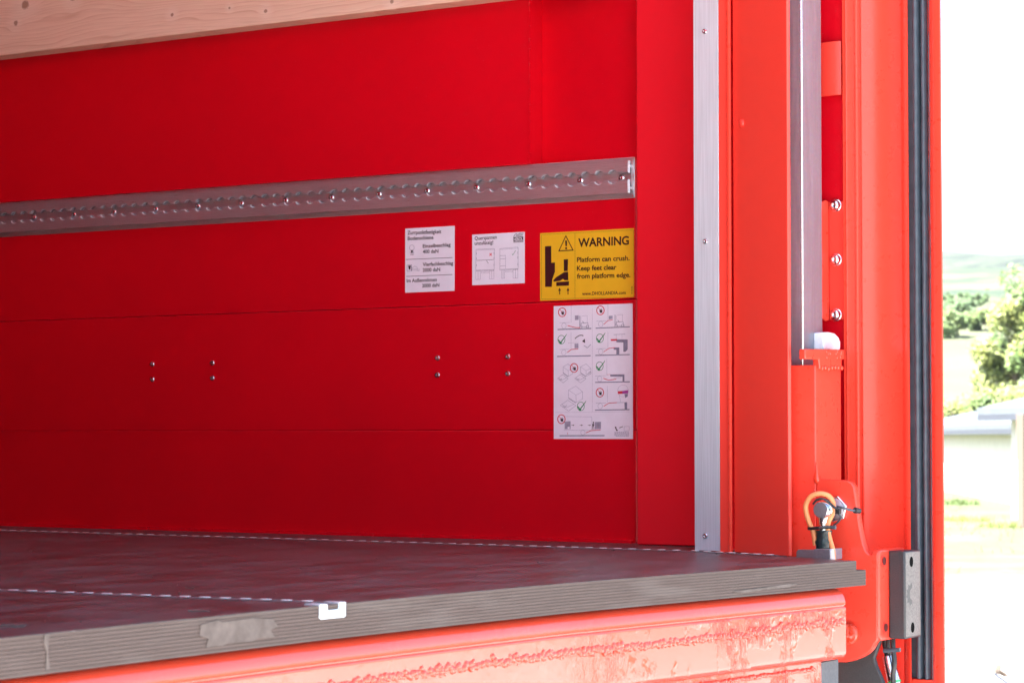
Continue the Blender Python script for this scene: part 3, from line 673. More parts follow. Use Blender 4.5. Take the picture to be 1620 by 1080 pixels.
for k in range(4):
    j = (k+1) % 4
    m.add([(o4[k][0], o4[k][1], Z0), (o4[j][0], o4[j][1], Z0), (o4[j][0], o4[j][1], zs), (o4[k][0], o4[k][1], zs), (i4[k][0], i4[k][1], Z0), (i4[j][0], i4[j][1], Z0), (i4[j][0], i4[j][1], zs), (i4[k][0], i4[k][1], zs)], [(0,1,2,3), (7,6,5,4), (3,2,6,7)])
bm_o = m.build('square_tube', 'pillar_red', sock)
o = bm_o; bm = bmesh.new(); bm.from_mesh(o.data); bmesh.ops.remove_doubles(bm, verts=bm.verts, dist=1e-5); bmesh.ops.recalc_face_normals(bm, faces=bm.faces); bm.to_mesh(o.data); bm.free()
b = o.modifiers.new('bevel', 'BEVEL'); b.width = .0032; b.segments = 4; b.limit_method = 'ANGLE'; b.angle_limit = math.radians(40)
# weld drop at the top of the lift plate
wp = onX(1291, 758, 3.098)
MB().lathe(wp+Vector((0.002, 0, -.006)), (0, 0, 1), [(.0015, 0), (.004, .003), (.0045, .007), (.003, .011), (0.0015, .022), (.001, .03)], seg=9).build('weld_drop', 'beam_red', sock)
hook = empty('locking_hook', (3.16, 1.52, zs), 'red L-shaped locking bar lying across the top of the socket tube', 'lock')
yh = 1.5235
def hp(px, py): return onY(px, py, yh)
MB().prism([hp(1274,552), hp(1336,553), hp(1336,568), hp(1332,569), hp(1331.5,583), hp(1297,584), hp(1296,568.5), hp(1274,568)], (0, .010, 0)).build('bar', 'pillar_red', hook, bevel=.0016, seg=3)
m = MB()
for k in range(7):
    c0_ = hp(1300+k*5.2, 582+random.uniform(-1, 1.5)); m.lathe(c0_+Vector((0, -.0002, 0)), (0, -1, 0), [(.0032, 0), (.003, .0012), (.0016, .0022), (0, .0024)], seg=9)
for k in range(10):
    c0_ = hp(1303+random.uniform(0, 30), 556+random.uniform(0, 10)); m.lathe(c0_, (0, -1, 0), [(.0018, 0), (.0014, .0008), (0, .0012)], seg=7)
m.build('weld_bead', 'beam_red', hook)
tag(MB().prism([onY(x, y, 1.545) for x, y in [(1303,526),(1312,525),(1321,527),(1327,533),(1330,541),(1329.5,553),(1303,553)]], (0, .016, 0)).build('plastic_guide', 'milky_plastic', None, bevel=.002, seg=3), 'whitish translucent plastic block just above the red locking bar', 'plastic block')

# ------------------------------------------------------------------ recess, hinge bracket, clamp plate
pil = empty('door_pillar', (3.25, 1.5, Z0), 'ridged red pillar at the far right with rubber seals along it', 'pillar')
Yp = lambda px, X: yat(px, X)
X1 = 3.235
MB().plan([(3.2515, 1.70), (3.2515, Yp(1336, X1)+.001), (3.262, Yp(1336, X1)+.001), (3.262, 1.70)], Z0, ZT).build('recess_plate', 'panel_red', pil)
prof = [(X1+.003, Yp(1334.5, X1)), (X1, Yp(1336, X1)), (X1, Yp(1340, X1)), (X1-.0012, Yp(1341.5, X1)), (X1-.0006, Yp(1343, X1)), (X1-.0006, Yp(1355, X1)), (X1-.0026, Yp(1356.5, X1)), (X1-.0026, Yp(1358.5, X1)),
        (X1-.0002, Yp(1360.5, X1)), (X1-.0002, Yp(1364.5, X1)), (X1-.0026, Yp(1366.3, X1)), (X1-.0026, Yp(1368, X1)), (X1+.0006, Yp(1371, X1)), (X1+.0012, Yp(1428, X1)), (X1-.0004, Yp(1430, X1)), (X1-.0060, Yp(1433, X1-.006)), (X1-.0066, Yp(1438, X1-.0066)), (X1-.0045, Yp(1440, X1-.0045)),
        (X1+.012, Yp(1440, X1+.012)), (X1+.012, Yp(1470, X1+.012)), (3.224, Yp(1476, 3.224)), (3.220, Yp(1481, 3.220)), (3.220, Yp(1491, 3.220)), (3.2225, Yp(1493, 3.2225)), (3.225, Yp(1491, 3.225)), (3.345, Yp(1489, 3.345)), (3.345, 1.60)]
MB().plan(prof, Z0, ZT).build('ridged_profile', 'pillar_red', pil, ang=50)
# lower red gusset behind the lift plate
seal = empty('door_seal', (X1, 1.43, -.34), 'pair of black rubber seal lips running up the red pillar', 'rubber seal')
zlo = onX(1457, 1073, X1).z
def wav(zv, amp, L, ph): return amp*math.sin(zv*2*math.pi/L+ph)
def rib(px0, px1, xf_, name, lean=0.0, wob=0.0, mat='rubber', L=.05):
    """a soft rounded rib, wobbling a little along its height"""
    m = MB(); ya, yb = Yp(px0, xf_), Yp(px1, xf_); yc_ = (ya+yb)/2; hw = abs(ya-yb)/2; rows = []; zs_ = np.arange(zlo, ZT-.01, .012)
    for zv in zs_:
        wv = wob*(noise.noise(Vector((zv*14, px0, 0)))+.5*noise.noise(Vector((zv*33, px0, 3))))
        for k in range(9):
            a = math.pi*k/8; rows.append((xf_+.010-.010*math.sin(a)**.8 + wv*.6*math.sin(a), yc_+hw*math.cos(a)+wv*math.sin(a), zv))
    n = len(zs_); fs = [(i*9+k, i*9+k+1, (i+1)*9+k+1, (i+1)*9+k) for i in range(n-1) for k in range(8)] + [tuple(range(9))]
    m.add(rows, fs); return m.build(name, mat, seal, ang=60)
MB().plan([(X1+.0095, Yp(1440, X1+.01)), (X1+.0115, Yp(1440, X1+.01)), (X1+.0115, Yp(1475, X1+.0112)), (X1+.0095, Yp(1475, X1+.01))], zlo, ZT-.01).build('seal_base', 'rubber', seal)
rib(1445, 1455.5, X1-.002, 'seal_lip', wob=.0006)
rib(1458, 1467.5, X1-.003, 'seal_lip', wob=.0012)
m = MB(); rows = []; zs_ = np.arange(zlo, ZT-.01, .006)            # thin wavy fin
for zv in zs_:
    wv = .0014*noise.noise(Vector((zv*16, 9, 0)))+.0008*noise.noise(Vector((zv*45, 2, 0)))
    y_ = Yp(1473.5, 3.232)+wv; rows += [(3.246, y_+.0035, zv), (3.2315, y_+.0010, zv), (3.2310, y_, zv), (3.2315, y_-.0008, zv), (3.246, y_+.0005, zv)]
m.add(rows, [(i*5+k, i*5+k+1, (i+1)*5+k+1, (i+1)*5+k) for i in range(len(zs_)-1) for k in range(4)]); m.build('wavy_fin', 'rubber', seal, ang=60)
# strap bracket near the top of the recess
brk = empty('strap_bracket', (3.23, 1.57, .60), 'bent red sheet bracket bridging the recess high up between guide and pillar', 'bracket')
zt_, zb_ = onX(1310, 66, 3.236).z, onX(1310, 151, 3.236).z
pa = [(3.243, Yp(1290, 3.243)), (3.238, Yp(1323, 3.238)), (3.2415, Yp(1334, 3.2415)), (3.2475, Yp(1335, 3.2475)), (3.2435, Yp(1323, 3.2435)), (3.249, Yp(1290, 3.249))]
MB().plan(pa, zb_, zt_).build('sheet', 'frame_red', brk, bevel=.0006)
clp = empty('clamp_plate', (3.247, 1.56, .19), 'red clamp plate with three round-headed bolts in the recess of the pillar', 'clamp plate')
zt_, zb_ = onX(1318, 319, 3.246).z, onX(1318, 506, 3.246).z
MB().box((3.2460, Yp(1335.5, 3.246), zb_), (3.2513, Yp(1313, 3.246), zt_)).build('plate', 'frame_red', clp, bevel=.0006)
yfl = Yp(1313, 3.246)
MB().prism([(3.2459, yfl, zb_), (3.2459, yfl, zt_), (3.236, yfl, zt_+.002), (3.205, yfl+.004, zt_-.010), (3.205, yfl+.004, zb_+.010), (3.236, yfl, zb_-.002)], (0, .003, 0)).build('side_flange', 'orange_paint' if 'orange_paint' in MATS else 'pillar_red', clp, bevel=.0008)
wb = None
for q in [(1322,325), (1322.5,411), (1322.5,498)]:
    p_ = onX(q[0], q[1], 3.2457)
    if wb is None:
        wb = MB().lathe(p_, (-1, 0, 0), [(.0094, 0), (.0094, .0010), (.0084, .0016), (.0078, .0022), (.0072, .0040), (.0052, .0058), (.0034, .0062), (.0030, .0060), (.0026, .0030), (0, .0028)], seg=24).build('bolt_head', 'zinc_bright', clp, origin=p_)
    else: clone(wb, p_, clp, rot=(random.uniform(0, 6), 0, 0))

# ------------------------------------------------------------------ lift bracket plate
br = empty('lift_bracket', (3.10, 1.45, -.32), 'curved red steel bracket plate joining the beam end to the rubber buffer', 'bracket')
yF = 1.4345
out = [(1291,757),(1322,758),(1340,760),(1347,763),(1351.5,770),(1353.5,784),(1356,805),(1360,832),(1365,858),(1369,870),(1374,876.5),(1380,877.5),(1384.5,875),(1388,872),(1388.5,880),(1388.5,1012),(1384,1018),(1379,1027),(1372,1034),(1362,1040),(1350,1044.5),(1338,1047),(1322,1047),(1322,900),(1296,900),(1291,850)]
MB().prism([onX(a, b_, 3.10) for a, b_ in out], (.012, 0, 0)).build('side_plate', 'pillar_red', br, bevel=.0022, seg=3)
fx1 = 3.186; x0f = 3.1002
zft = onX(1388, 869, 3.10).z; zfb = onX(1388, 1014, 3.10).z
m = MB(); fl = []
for a in np.linspace(math.pi/2, math.pi, 6): fl.append((x0f+.010+.010*math.cos(a), zft-.008+.008*math.sin(a)))
for a in np.linspace(math.pi, 1.5*math.pi, 6): fl.append((x0f+.010+.010*math.cos(a), zfb+.008+.008*math.sin(a)))
fl += [(fx1, zfb), (fx1, zft)]
MB().prism([(x, yF-.001, z) for x, z in fl], (0, .012, 0)).build('flange', 'pillar_red', br, bevel=.003, seg=4)
for q in [(1397, 887), (1399.5, 992)]:
    c0_ = onY(q[0], q[1], yF-.0012); MB().lathe(c0_, (0, -1, 0), [(.0082, 0), (.0080, .0008), (.0066, .0004), (.0064, .0002), (0, .0001)], seg=18).build('bolt_hole_rim', 'frame_red', br)
    MB().lathe(c0_+Vector((.002, -.0012, 0)), (0, -1, 0), [(.0058, 0), (.0058, .0001)], seg=18).build('bolt_hole', 'hole_dark', br)
# buffer
buf = empty('rubber_buffer', (3.155, 1.42, -.31), 'black rectangular rubber buffer with two bolt holes on a face greyed by painted ground reflection', 'buffer')
bx0 = xat(1403, yF); bd = Yp(1430, bx0); bx1 = xat(1455, bd)
zt_ = onY(1404, 870.5, yF).z; zb_ = onY(1404, 1009.5, yF).z
MB().box((bx0, bd, zb_), (bx1, yF-.0015, zt_)).build('block', 'rubber_block', buf, bevel=.0022, seg=3)
MB().box((bx0+.0030, bd-.0004, zb_+.0030), (bx1-.0018, bd+.002, zt_-.0020)).build('sheen_face', 'rubber_sheen', buf, bevel=.0003)  # front of the black block, bright ground reflection painted as grey
for q in [(1442, 888), (1444, 992)]:
    c0_ = onY(q[0], q[1], bd-.0006)
    pts = [(c0_.x+.0062*math.cos(a)*.95, c0_.y, c0_.z+.0072*math.sin(a)) for a in np.linspace(0, 6.283, 17)[:-1]]
    MB().prism(pts, (0, .0004, 0)).build('bolt_hole', 'hole_black', buf)
c0_ = onY(1439, 940, bd-.0005); pts = []
for k in range(14):
    a = math.radians(75+k*210/13); rr_ = .017 if k % 2 else .0125; pts.append((c0_.x+.006+rr_*math.cos(a)*1.05, c0_.y, c0_.z+rr_*math.sin(a)))
pts += [(c0_.x+.008, c0_.y, c0_.z-.008), (c0_.x+.001, c0_.y, c0_.z-.004), (c0_.x+.001, c0_.y, c0_.z+.005), (c0_.x+.008, c0_.y, c0_.z+.009)]
plain('emblem_grey', (0.07, 0.068, 0.065), .6)
MB().prism(pts, (0, .0003, 0)).build('moulded_emblem', 'emblem_grey', buf)

# ------------------------------------------------------------------ rear beam
beam = empty('rear_beam', (2.0, 1.46, -.30), 'thick glossy red steel beam under the plywood edge with a rough weld seam', 'beam')
BX0, BX1 = 0.83, 2.9825
def sec(y):                                   # rounded cross-section in (dy, z)
    s = []; r = .0125; zt2, zb2 = -.2025, -.2960
    s += [(y+.024, -.2012), (y+.013, -.2030), (y+.0065, -.2070), (y+.0028, -.2125), (y+.0006, -.2190), (y+.0004, -.2225), (y+.0022, -.2240), (y+.0024, -.2252), (y+.0004, -.2266), (y, -.2272), (y, -.2290)]
    s += [(y, -.2455), (y, -.2478), (y, -.2840)]
    for a in np.linspace(180, 270, 7): s.append((y+.010+.010*math.cos(math.radians(a)), zb2+.010+.010*math.sin(math.radians(a))))
    s += [(y+.09, zb2), (y+.09, -.2012)]; return s
m = MB(); xs = np.linspace(BX0, BX1, 60); vs = []; n = len(sec(0))
for x in xs: vs += [(x, yy, zz_) for yy, zz_ in sec(ye(x)+.0015)]
fs = [(i*n+k, i*n+(k+1) % n, (i+1)*n+(k+1) % n, (i+1)*n+k) for i in range(len(xs)-1) for k in range(n)] + [tuple(range(n)), tuple(range((len(xs)-1)*n, len(xs)*n))]
m.add(vs, fs).build('box_section', 'beam_red', beam, ang=40)
m = MB(); x = BX0+.02
while x < BX1-.003:                            # weld seam: overlapping irregular drops
    y = ye(x)+.0017; zz_ = -.2466+random.gauss(0, .0022)+.0012*math.sin(x*9)
    if True:
        rr_ = random.uniform(.0018, .0050); c0_ = Vector((x, y, zz_)); segn = 8
        ax = Vector((random.uniform(-.5, .5), -1, random.uniform(-.5, .5)))
        m.lathe(c0_, ax, [(rr_, -.001), (rr_*.95, .0004), (rr_*.6, rr_*.36), (0, rr_*.48)], seg=segn)
    x += random.uniform(.0007, .0024)
tag(m.build('weld_seam', 'beam_red', beam, ang=70), kind='stuff')
m = MB(); x = BX0
while x < BX1-.06:
    y = ye(x)+.012; m.lathe((x, y-.001, -.3045+random.gauss(0, .0006)), (0, -1, .3), [(.003, 0), (.0026, .001), (0, .002)], seg=7); x += random.uniform(.002, .005)
tag(m.build('lower_weld_bead', 'beam_red', beam, ang=70), kind='stuff')
xl = xat(1304, 1.436)
vs = [(x, ye(x)+.012, -.2965) for x in xs if x < xl]+[(xl, ye(xl)+.012, -.2965)]
m = MB(); L_ = len(vs); A = vs+[(x, y, -.52) for x, y, z_ in vs]+[(x, y+.03, -.2965) for x, y, z_ in vs]
m.add(A, [(i, i+1, i+1+L_, i+L_) for i in range(L_-1)]+[(i, i+1, i+1+2*L_, i+2*L_) for i in range(L_-1)]); m.build('lower_skirt', 'beam_red', beam)
MB().box((xl+.0005, ye(xl)+.0135, -.52), (xat(1333, 1.436), ye(xl)+.019, -.2975)).build('galvanised_end_strip', 'dull_zinc', beam, bevel=.0006)
c0_ = onX(1343.5, 1003, 2.995)
c0_ = onX(1340, 1003, 3.090)
MB().lathe(c0_, (1, 0, 0), [(.0130, 0), (.0150, .002), (.0150, .0098)], seg=28).build('pivot_boss', 'beam_red', beam, bevel=.0008)

# ------------------------------------------------------------------ bolt, orange cable loop, sleeve, ties
XB = 3.05; bc = onX(1298, 806, XB); PY = bc.y; PZ = bc.z
bolt = empty('pivot_bolt', (3.075, PY, PZ-.012), 'thick zinc-coloured bolt head inside the orange cable loop', 'bolt')
MB().lathe((XB, PY, PZ), (1, 0, 0), [(.0105, 0), (.0112, .0008), (.0128, .006), (.0133, .010), (.0128, .016), (.0105, .022), (.008, .026), (.008, .046)], seg=28).build('bolt_head', 'zinc_bright', bolt)
MB().lathe((XB-.0002, PY, PZ), (-1, 0, 0), [(.0106, 0), (.0104, .0004), (0, .0005)], seg=28).build('end_face', 'zinc_dull', bolt)
MB().lathe((3.0935, PY, PZ), (1, 0, 0), [(.019, 0), (.019, .0064)], seg=6).build('hex_nut', 'zinc_bright', bolt, bevel=.0012)
MB().lathe((3.0885, PY, PZ), (1, 0, 0), [(.014, 0), (.0155, .001), (.0155, .0048)], seg=24).build('washer', 'zinc_dull', bolt)
rod = empty('rod_end', (3.062, PY, ZF), 'short metal rod end with black taped sleeve under the bolt head', 'rod end')
xr_ = XB+.010
MB().lathe((xr_, PY, PZ-.0105), (0, 0, -1), [(.0085, 0), (.0072, .003), (.0072, .008), (.0062, .009), (.0062, .011), (.0072, .012), (.0072, .020), (.0078, .024)], seg=24).build('rod', 'zinc_bright', rod)
m = MB(); zz1 = onX(1290, 838, xr_).z; zz2 = ZF-.01
rows = []; zsn = 16
for i in range(zsn):
    zv = zz1+(zz2-zz1)*i/(zsn-1)
    for k in range(20):
        a = 2*math.pi*k/20; rr_ = .0098+.0009*noise.noise(Vector((math.cos(a)*2, math.sin(a)*2, zv*160)))+(.0008 if i % 5 == 0 else 0)
        rows.append((xr_+rr_*math.cos(a)*1.0, PY+rr_*math.sin(a)*1.15, zv))
m.add(rows, [(i*20+k, i*20+(k+1) % 20, (i+1)*20+(k+1) % 20, (i+1)*20+k) for i in range(zsn-1) for k in range(20)]+[tuple(range(20))]); m.build('taped_sleeve', 'tape_black', rod, ang=70)
def smooth_path(pts, n=8):
    P = [Vector(p) for p in pts]; P = [P[0]*2-P[1]]+P+[P[-1]*2-P[-2]]; out = []
    for i in range(1, len(P)-2):
        for k in range(n):
            t_ = k/n; a, b_, c1_, d = P[i-1], P[i], P[i+1], P[i+2]
            out.append(.5*((2*b_)+(c1_-a)*t_+(2*a-5*b_+4*c1_-d)*t_*t_+(3*b_-a-3*c1_+d)*t_**3))
    out.append(P[-2]); return out
cabp = [(1290,862,3.058), (1287,842,3.056), (1281,828,3.054), (1276,812,3.052), (1275,799,3.051), (1281,787,3.051), (1290,781.5,3.052), (1301,780.5,3.055), (1312,785,3.060), (1318,796,3.064), (1317,811,3.064), (1311,824,3.060), (1309,835,3.058), (1312,850,3.058), (1317,868,3.060), (1318,880,3.062), (1319,893,3.064)]
tag(MB().tube(smooth_path([onX(a, b_, X) for a, b_, X in cabp]), .0036, seg=14).build('orange_cable', 'orange_cable', None, ang=80), 'orange cable looped around the bolt head at the floor corner', 'cable')
def tie(pts, label, w=.0016, tail=None):
    root = empty('cable_tie', pts and onX(*pts[0]), label, 'cable tie')
    MB().tube(smooth_path([onX(*q) for q in pts], 6), w, seg=8, scale2=.55).build('band', 'black_plastic', root, ang=80)
    return root
tt_ = tie([(1286,797,3.047), (1293,790,3.047), (1303,789,3.049), (1312,795,3.053), (1320,802,3.054), (1327,806,3.056)], 'black cable tie arching over the bolt head inside the orange loop')
MB().box(tuple(onX(1326,809,3.058)-Vector((.003, .0035, .003))), tuple(onX(1326,809,3.058)+Vector((.003, .0035, .004)))).build('lock_head', 'black_plastic', tt_, bevel=.0006)
MB().tube(smooth_path([onX(*q) for q in [(1324,801,3.06), (1334,803,3.06), (1344,806,3.066), (1352,807,3.074), (1358,804,3.08)]], 6), .0017, seg=8).build('tail', 'rubber', tt_, ang=80)
MB().tube(smooth_path([onX(*q) for q in [(1327,812,3.06), (1330,818,3.066), (1325,826,3.072), (1319,830,3.078)]], 6), .0016, seg=8).build('lower_tail', 'rubber', tt_, ang=80)
MB().tube([onX(1352, 806.5, 3.075), onX(1360, 808, 3.083)], [.0045, .0040], seg=10).build('cut_end', 'black_plastic', tt_)
t2 = tie([(1278.5,835.5,3.050), (1284,835.5,3.0475), (1296,834.5,3.0462), (1308,833.5,3.050), (1319,833.5,3.054)], 'black cable tie wrapped level round the cable and the rod below the bolt', w=.0022)
MB().box(tuple(onX(1319,834,3.054)-Vector((.002, .003, .0025))), tuple(onX(1319,834,3.054)+Vector((.003, .003, .0028)))).build('lock_head', 'rubber', t2, bevel=.0006)
# small aluminium angle pieces at the floor corner
ang = empty('corner_angle', (3.06, 1.48, ZF), 'small aluminium angle pieces standing on the floor corner under the bolt', 'angle bracket')
def plate_px(pts, X, th, mat, nm):
    MB().prism([onX(a, b_, X) for a, b_ in pts], (th, 0, 0)).build(nm, mat, ang, bevel=.0008)
plate_px([(1259.5,885.5),(1259.5,872),(1262.5,868.5),(1290,869),(1290,886)], 3.066, .004, 'zinc_dull', 'rear_tab')
plate_px([(1285,886),(1285,870.5),(1288,867.5),(1313.5,868),(1313.5,886.5)], 3.046, .004, 'zinc_dull', 'front_tab')
yE = onX(1313.5, 870, 3.046).y
zt_ = onX(1313.5, 868, 3.046).z
MB().box((3.0502, yE+.0002, ZF-.002), (xat(1321, yE), yE+.004, zt_)).build('bright_end', 'chalk_aluminium', ang, bevel=.0005)
MB().box((xat(1321, yE)+.0003, yE+.0006, ZF-.002), (xat(1332, yE), yE+.004, zt_)).build('end_tab', 'galvanised', ang, bevel=.0005)

# ------------------------------------------------------------------ below the bracket: mud flap, cable, connector
tag(MB().prism([onX(a, b_, 3.135) for a, b_ in [(1322,1044),(1340,1046),(1362,1037),(1376,1026),(1388,1012),(1394,1010),(1390,1022),(1383,1040),(1386,1052),(1394,1070),(1402,1090),(1414,1130),(1322,1130)]], (.008, 0, 0)).build('rubber_flap', 'rubber_block', None, bevel=.002, seg=3), 'black rubber flap hanging below the curved bracket plate', 'rubber flap')
con = empty('sensor_connector', (3.17, 1.45, -.36), 'chrome cylinder connector on a black cable below the rubber buffer', 'connector')
cy0, cy1 = onX(1404, 1036, 3.16), onX(1414, 1076, 3.16)
MB().tube([cy0, cy0+(cy1-cy0)*.06, cy1], [.0068, .0076, .0094], seg=22).build('chrome_body', 'zinc_bright', con, ang=50)
MB().tube([cy1, cy1+(cy1-cy0).normalized()*.003], .0098, seg=22).build('green_ring', 'green_ring', con)
MB().tube([cy1+(cy1-cy0).normalized()*.003, cy1+(cy1-cy0).normalized()*.05], .0088, seg=22).build('plug', 'zinc_bright', con)
for k, q in enumerate([[(1398,1004,3.166), (1399,1020,3.164), (1403,1038,3.162)], [(1405,1004,3.16), (1405,1020,3.158), (1407,1036,3.16)], [(1412,1004,3.156), (1413,1024,3.152), (1415,1048,3.150), (1413,1070,3.150), (1416,1110,3.15)]]):
    MB().tube(smooth_path([onX(*c_q) for c_q in q]), [.0028, .003, .0036][k], seg=10).build('cable', 'black_plastic', con, ang=80)
MB().tube([onX(1398, 1029, 3.15), onX(1424, 1027, 3.147)], .0030, seg=10, scale2=.8).build('cable_clip', 'rubber', con)
MB().plan([(3.205, Yp(1385, 3.205)), (3.205, Yp(1428, 3.205)), (3.209, Yp(1428, 3.209)), (3.209, Yp(1385, 3.209))], Z0, onX(1400, 1000, 3.205).z).build('gusset_plate', 'frame_red', pil)
MB().box((X1-.004, Yp(1476, X1), zlo-.02), (X1+.010, Yp(1442, X1), zlo-.0005)).build('seal_ledge', 'pillar_red', pil, bevel=.001)

# ------------------------------------------------------------------ rest of the truck box and added light shapers (out of frame, closes off the light)
tag(MB().box((.80, 1.50, .7005), (.829, 1.7495, 2.0795)).build('corner_panel', 'dark_lining'), kind='structure')
tag(MB().box((.80, 3.0, ZF-.03), (.829, HX, 2.25)).build('opposite_wall', 'panel_red'), kind='structure')
tag(MB().box((.80, 2.3005, 1.0005), (.829, 2.9995, 2.0795)).build('upper_side_panel', 'dark_lining'), kind='structure')
tag(MB().box((.80, 1.50, ZF-.03), (.829, 2.9995, 1.0)).build('lower_light_blocker', 'dark_lining'), kind='structure')  # unseen dark board, added to keep light off the lower wall
tag(MB().box((.812, 1.50, 1.0005), (.815, 2.30, 2.0795)).build('added_light_filter', 'red_light_filter'), kind='structure')  # unseen red sheet, added to throw red sunlight onto the side wall
tag(MB().box((.83, 1.465, ZF-.03), (1.38, 1.495, 2.25)).build('rear_light_blocker', 'dark_lining'), kind='structure')  # unseen panel, added to block light at the rear opening
tag(MB().box((.77, 1.46, 2.08), (.829, 2.9995, 2.25)).build('roof_side_rail', 'frame_red'), kind='structure')
tag(MB().box((.80, HX, ZF-.03), (3.345, HX+.03, 2.25)).build('front_wall', 'dark_lining'), kind='structure')
tag(MB().box((.80, 1.46, 2.2505), (3.345, HX+.03, 2.29)).build('truck_roof', 'roof_inside'), kind='structure')
tag(MB().box((.9, 1.8, -.55), (3.2, HX, ZF-.0365)).build('underframe', 'truck_grey'), kind='structure')

# ------------------------------------------------------------------ haze
hz = MB().box((-2600, -2600, -EYE-1), (2600, 2600, 190)).build('haze', 'truck_grey', smooth=False)
hm = bpy.data.materials.new('haze_air'); hm.use_nodes = True; hm.node_tree.nodes.clear()
ho = hm.node_tree.nodes.new('ShaderNodeOutputMaterial'); hv = hm.node_tree.nodes.new('ShaderNodeVolumePrincipled')
hv.inputs['Color'].default_value = (0.86, 0.92, 1, 1); hv.inputs['Density'].default_value = 0.00005; hv.inputs['Anisotropy'].default_value = 0.2
hm.node_tree.links.new(hv.outputs[0], ho.inputs['Volume']); hz.data.materials.clear(); hz.data.materials.append(hm); tag(hz, kind='stuff')

# ------------------------------------------------------------------ ground, hills
def gh(x, y):
    r = math.hypot(x, y); z = 0.0
    def sst(a, b_): t_ = min(1, max(0, (r-a)/(b_-a))); return t_*t_*(3-2*t_)
    z += 34*sst(70, 520)+noise.noise(Vector((x*.004, y*.004, 1)))*6*sst(300, 900)
    z += 108*sst(1050, 1900)*(1+.30*noise.noise(Vector((x*.0012, y*.0012, 5))))+noise.noise(Vector((x*.02, y*.02, 5)))*5*sst(1100, 1500)
    return z
rs_ = [0.0]+list(np.geomspace(2, 2500, 70)); na = 180; vs = []; 
for r_ in rs_:
    for k in range(na):
        a = 2*math.pi*k/na; x, y = r_*math.cos(a), r_*math.sin(a); vs.append((x, y, gh(x, y)-EYE))
fs = [(i*na+k, i*na+(k+1) % na, (i+1)*na+(k+1) % na, (i+1)*na+k) for i in range(len(rs_)-1) for k in range(na)]
ni = next(i for i, r_ in enumerate(rs_) if r_ > 1000)
m = MB(); m.add(vs, fs, 0); m.mi = [0 if f[0]//na < ni else 1 for f in fs]
# split far hills into their own object
ma = MB(); ma.add(vs[:(ni+1)*na], [f for f in fs if f[0]//na < ni]); tag(ma.build('ground', 'ground_mix', origin=(0, 0, -EYE)), kind='structure')
mb_ = MB(); off = ni*na; mb_.add(vs[off:], [tuple(i-off for i in f) for f in fs if f[0]//na >= ni]); tag(mb_.build('hills', 'hill_forest', origin=(0, 0, -EYE)), kind='structure')

def dirp(px, dist):                        # ground point seen in the direction of a picture column, at a distance
    r_ = ray(px, 690); h_ = Vector((r_.x, r_.y, 0)).normalized()*dist
    return Vector((h_.x, h_.y, gh(h_.x, h_.y)-EYE))
# trees
def crown_mesh(h, rw, leaf, n, seed, low=.2):
    rnd = random.Random(seed); m = MB(); cl = []
    for k in range(16):
        a = rnd.uniform(0, 6.28); cr = rnd.uniform(.5, 1)*min(.42*rw, .30*h); zz_ = h*low+cr*.5+(h*(1-low)-cr*1.5)*rnd.random(); rad = rw*math.sin(math.pi*min(1, max(.12, (zz_/h-low+.12)/(1.12-low))))**.7*rnd.uniform(.3, .8)
        cl.append((Vector((math.cos(a)*rad, math.sin(a)*rad, zz_)), cr))
    for i in range(n):
        c0_, cr = rnd.choice(cl); d = Vector((rnd.gauss(0, 1), rnd.gauss(0, 1), rnd.gauss(0, .8))).normalized()*cr*rnd.random()**.35
        p_ = c0_+d; u_ = Vector((rnd.gauss(0, 1), rnd.gauss(0, 1), rnd.gauss(0, 1))).normalized(); v_ = u_.orthogonal().normalized(); s = leaf*rnd.uniform(.6, 1.3)
        m.add([p_-u_*s, p_+v_*s*.6, p_+u_*s, p_-v_*s*.6], [(0, 1, 2, 3)])
    return m, cl
def make_tree(loc, h, rw, leafm, label, seed, leaf=.35, n=2600, low=.2, name='tree', cat='tree', group='trees on the slope'):
    root = empty(name, loc, label, cat, group)
    m, cl = crown_mesh(h, rw, leaf, n, seed, low)
    m.v = [tuple(Vector(v)+Vector(loc)) for v in m.v]
    tag(m.build('crown', leafm, root, smooth=False))
    t_ = MB(); b0 = Vector(loc)-Vector((0, 0, .3)); t_.tube([b0, b0+Vector((0, 0, h*.35)), b0+Vector((.1, 0, h*.75))], [h*.03, h*.02, h*.006], seg=8)
    for c0_, cr in cl[:9]: t_.tube([Vector(loc)+Vector((0, 0, h*.28)), Vector(loc)+c0_], [h*.010, h*.003], seg=5)
    t_.build('trunk', 'bark', root); return root
# (px, dist, top y px, half width m, material, label)
T = [(1522, 300, 462, 'leaf_dark', 'dark tree rising behind the gap in the tree row', 4.5),
     (1498, 310, 466, 'leaf_dark', 'dark tree behind the leftmost tree of the row, at the red pillar', 4.5),
     (1508, 260, 470, 'leaf_dark', 'dark green tree at the left end of the tree row beside the red pillar', 3.2),
     (1535, 285, 470, 'leaf_dark', 'second dark green tree in the row, between its leftmost tree and the bushy one', 3.6),
     (1560, 250, 488, 'leaf_mid', 'bushy mid green tree in the middle of the row', 3.4),
     (1606, 150, 462, 'leaf_yellow', 'big yellowish green tree at the right edge above the shed roof', 3.0),
     (1640, 150, 400, 'leaf_mid', 'tall mid green tree cut off by the right picture edge', 4),
     (1580, 330, 478, 'leaf_mid', 'pale green tree just behind the big yellowish one', 4),
     (1488, 240, 480, 'leaf_mid', 'mid green tree half hidden by the red pillar edge', 3.2)]
for i, (px, dist, top, lm, lab, hw) in enumerate(T):
    p_ = dirp(px, dist); zt_ = ray(px, top).z/ray(px, top).xy.length*dist; make_tree(p_, zt_-p_.z, hw, lm, lab, 100+i, leaf=.19, n=5200, low=.06)
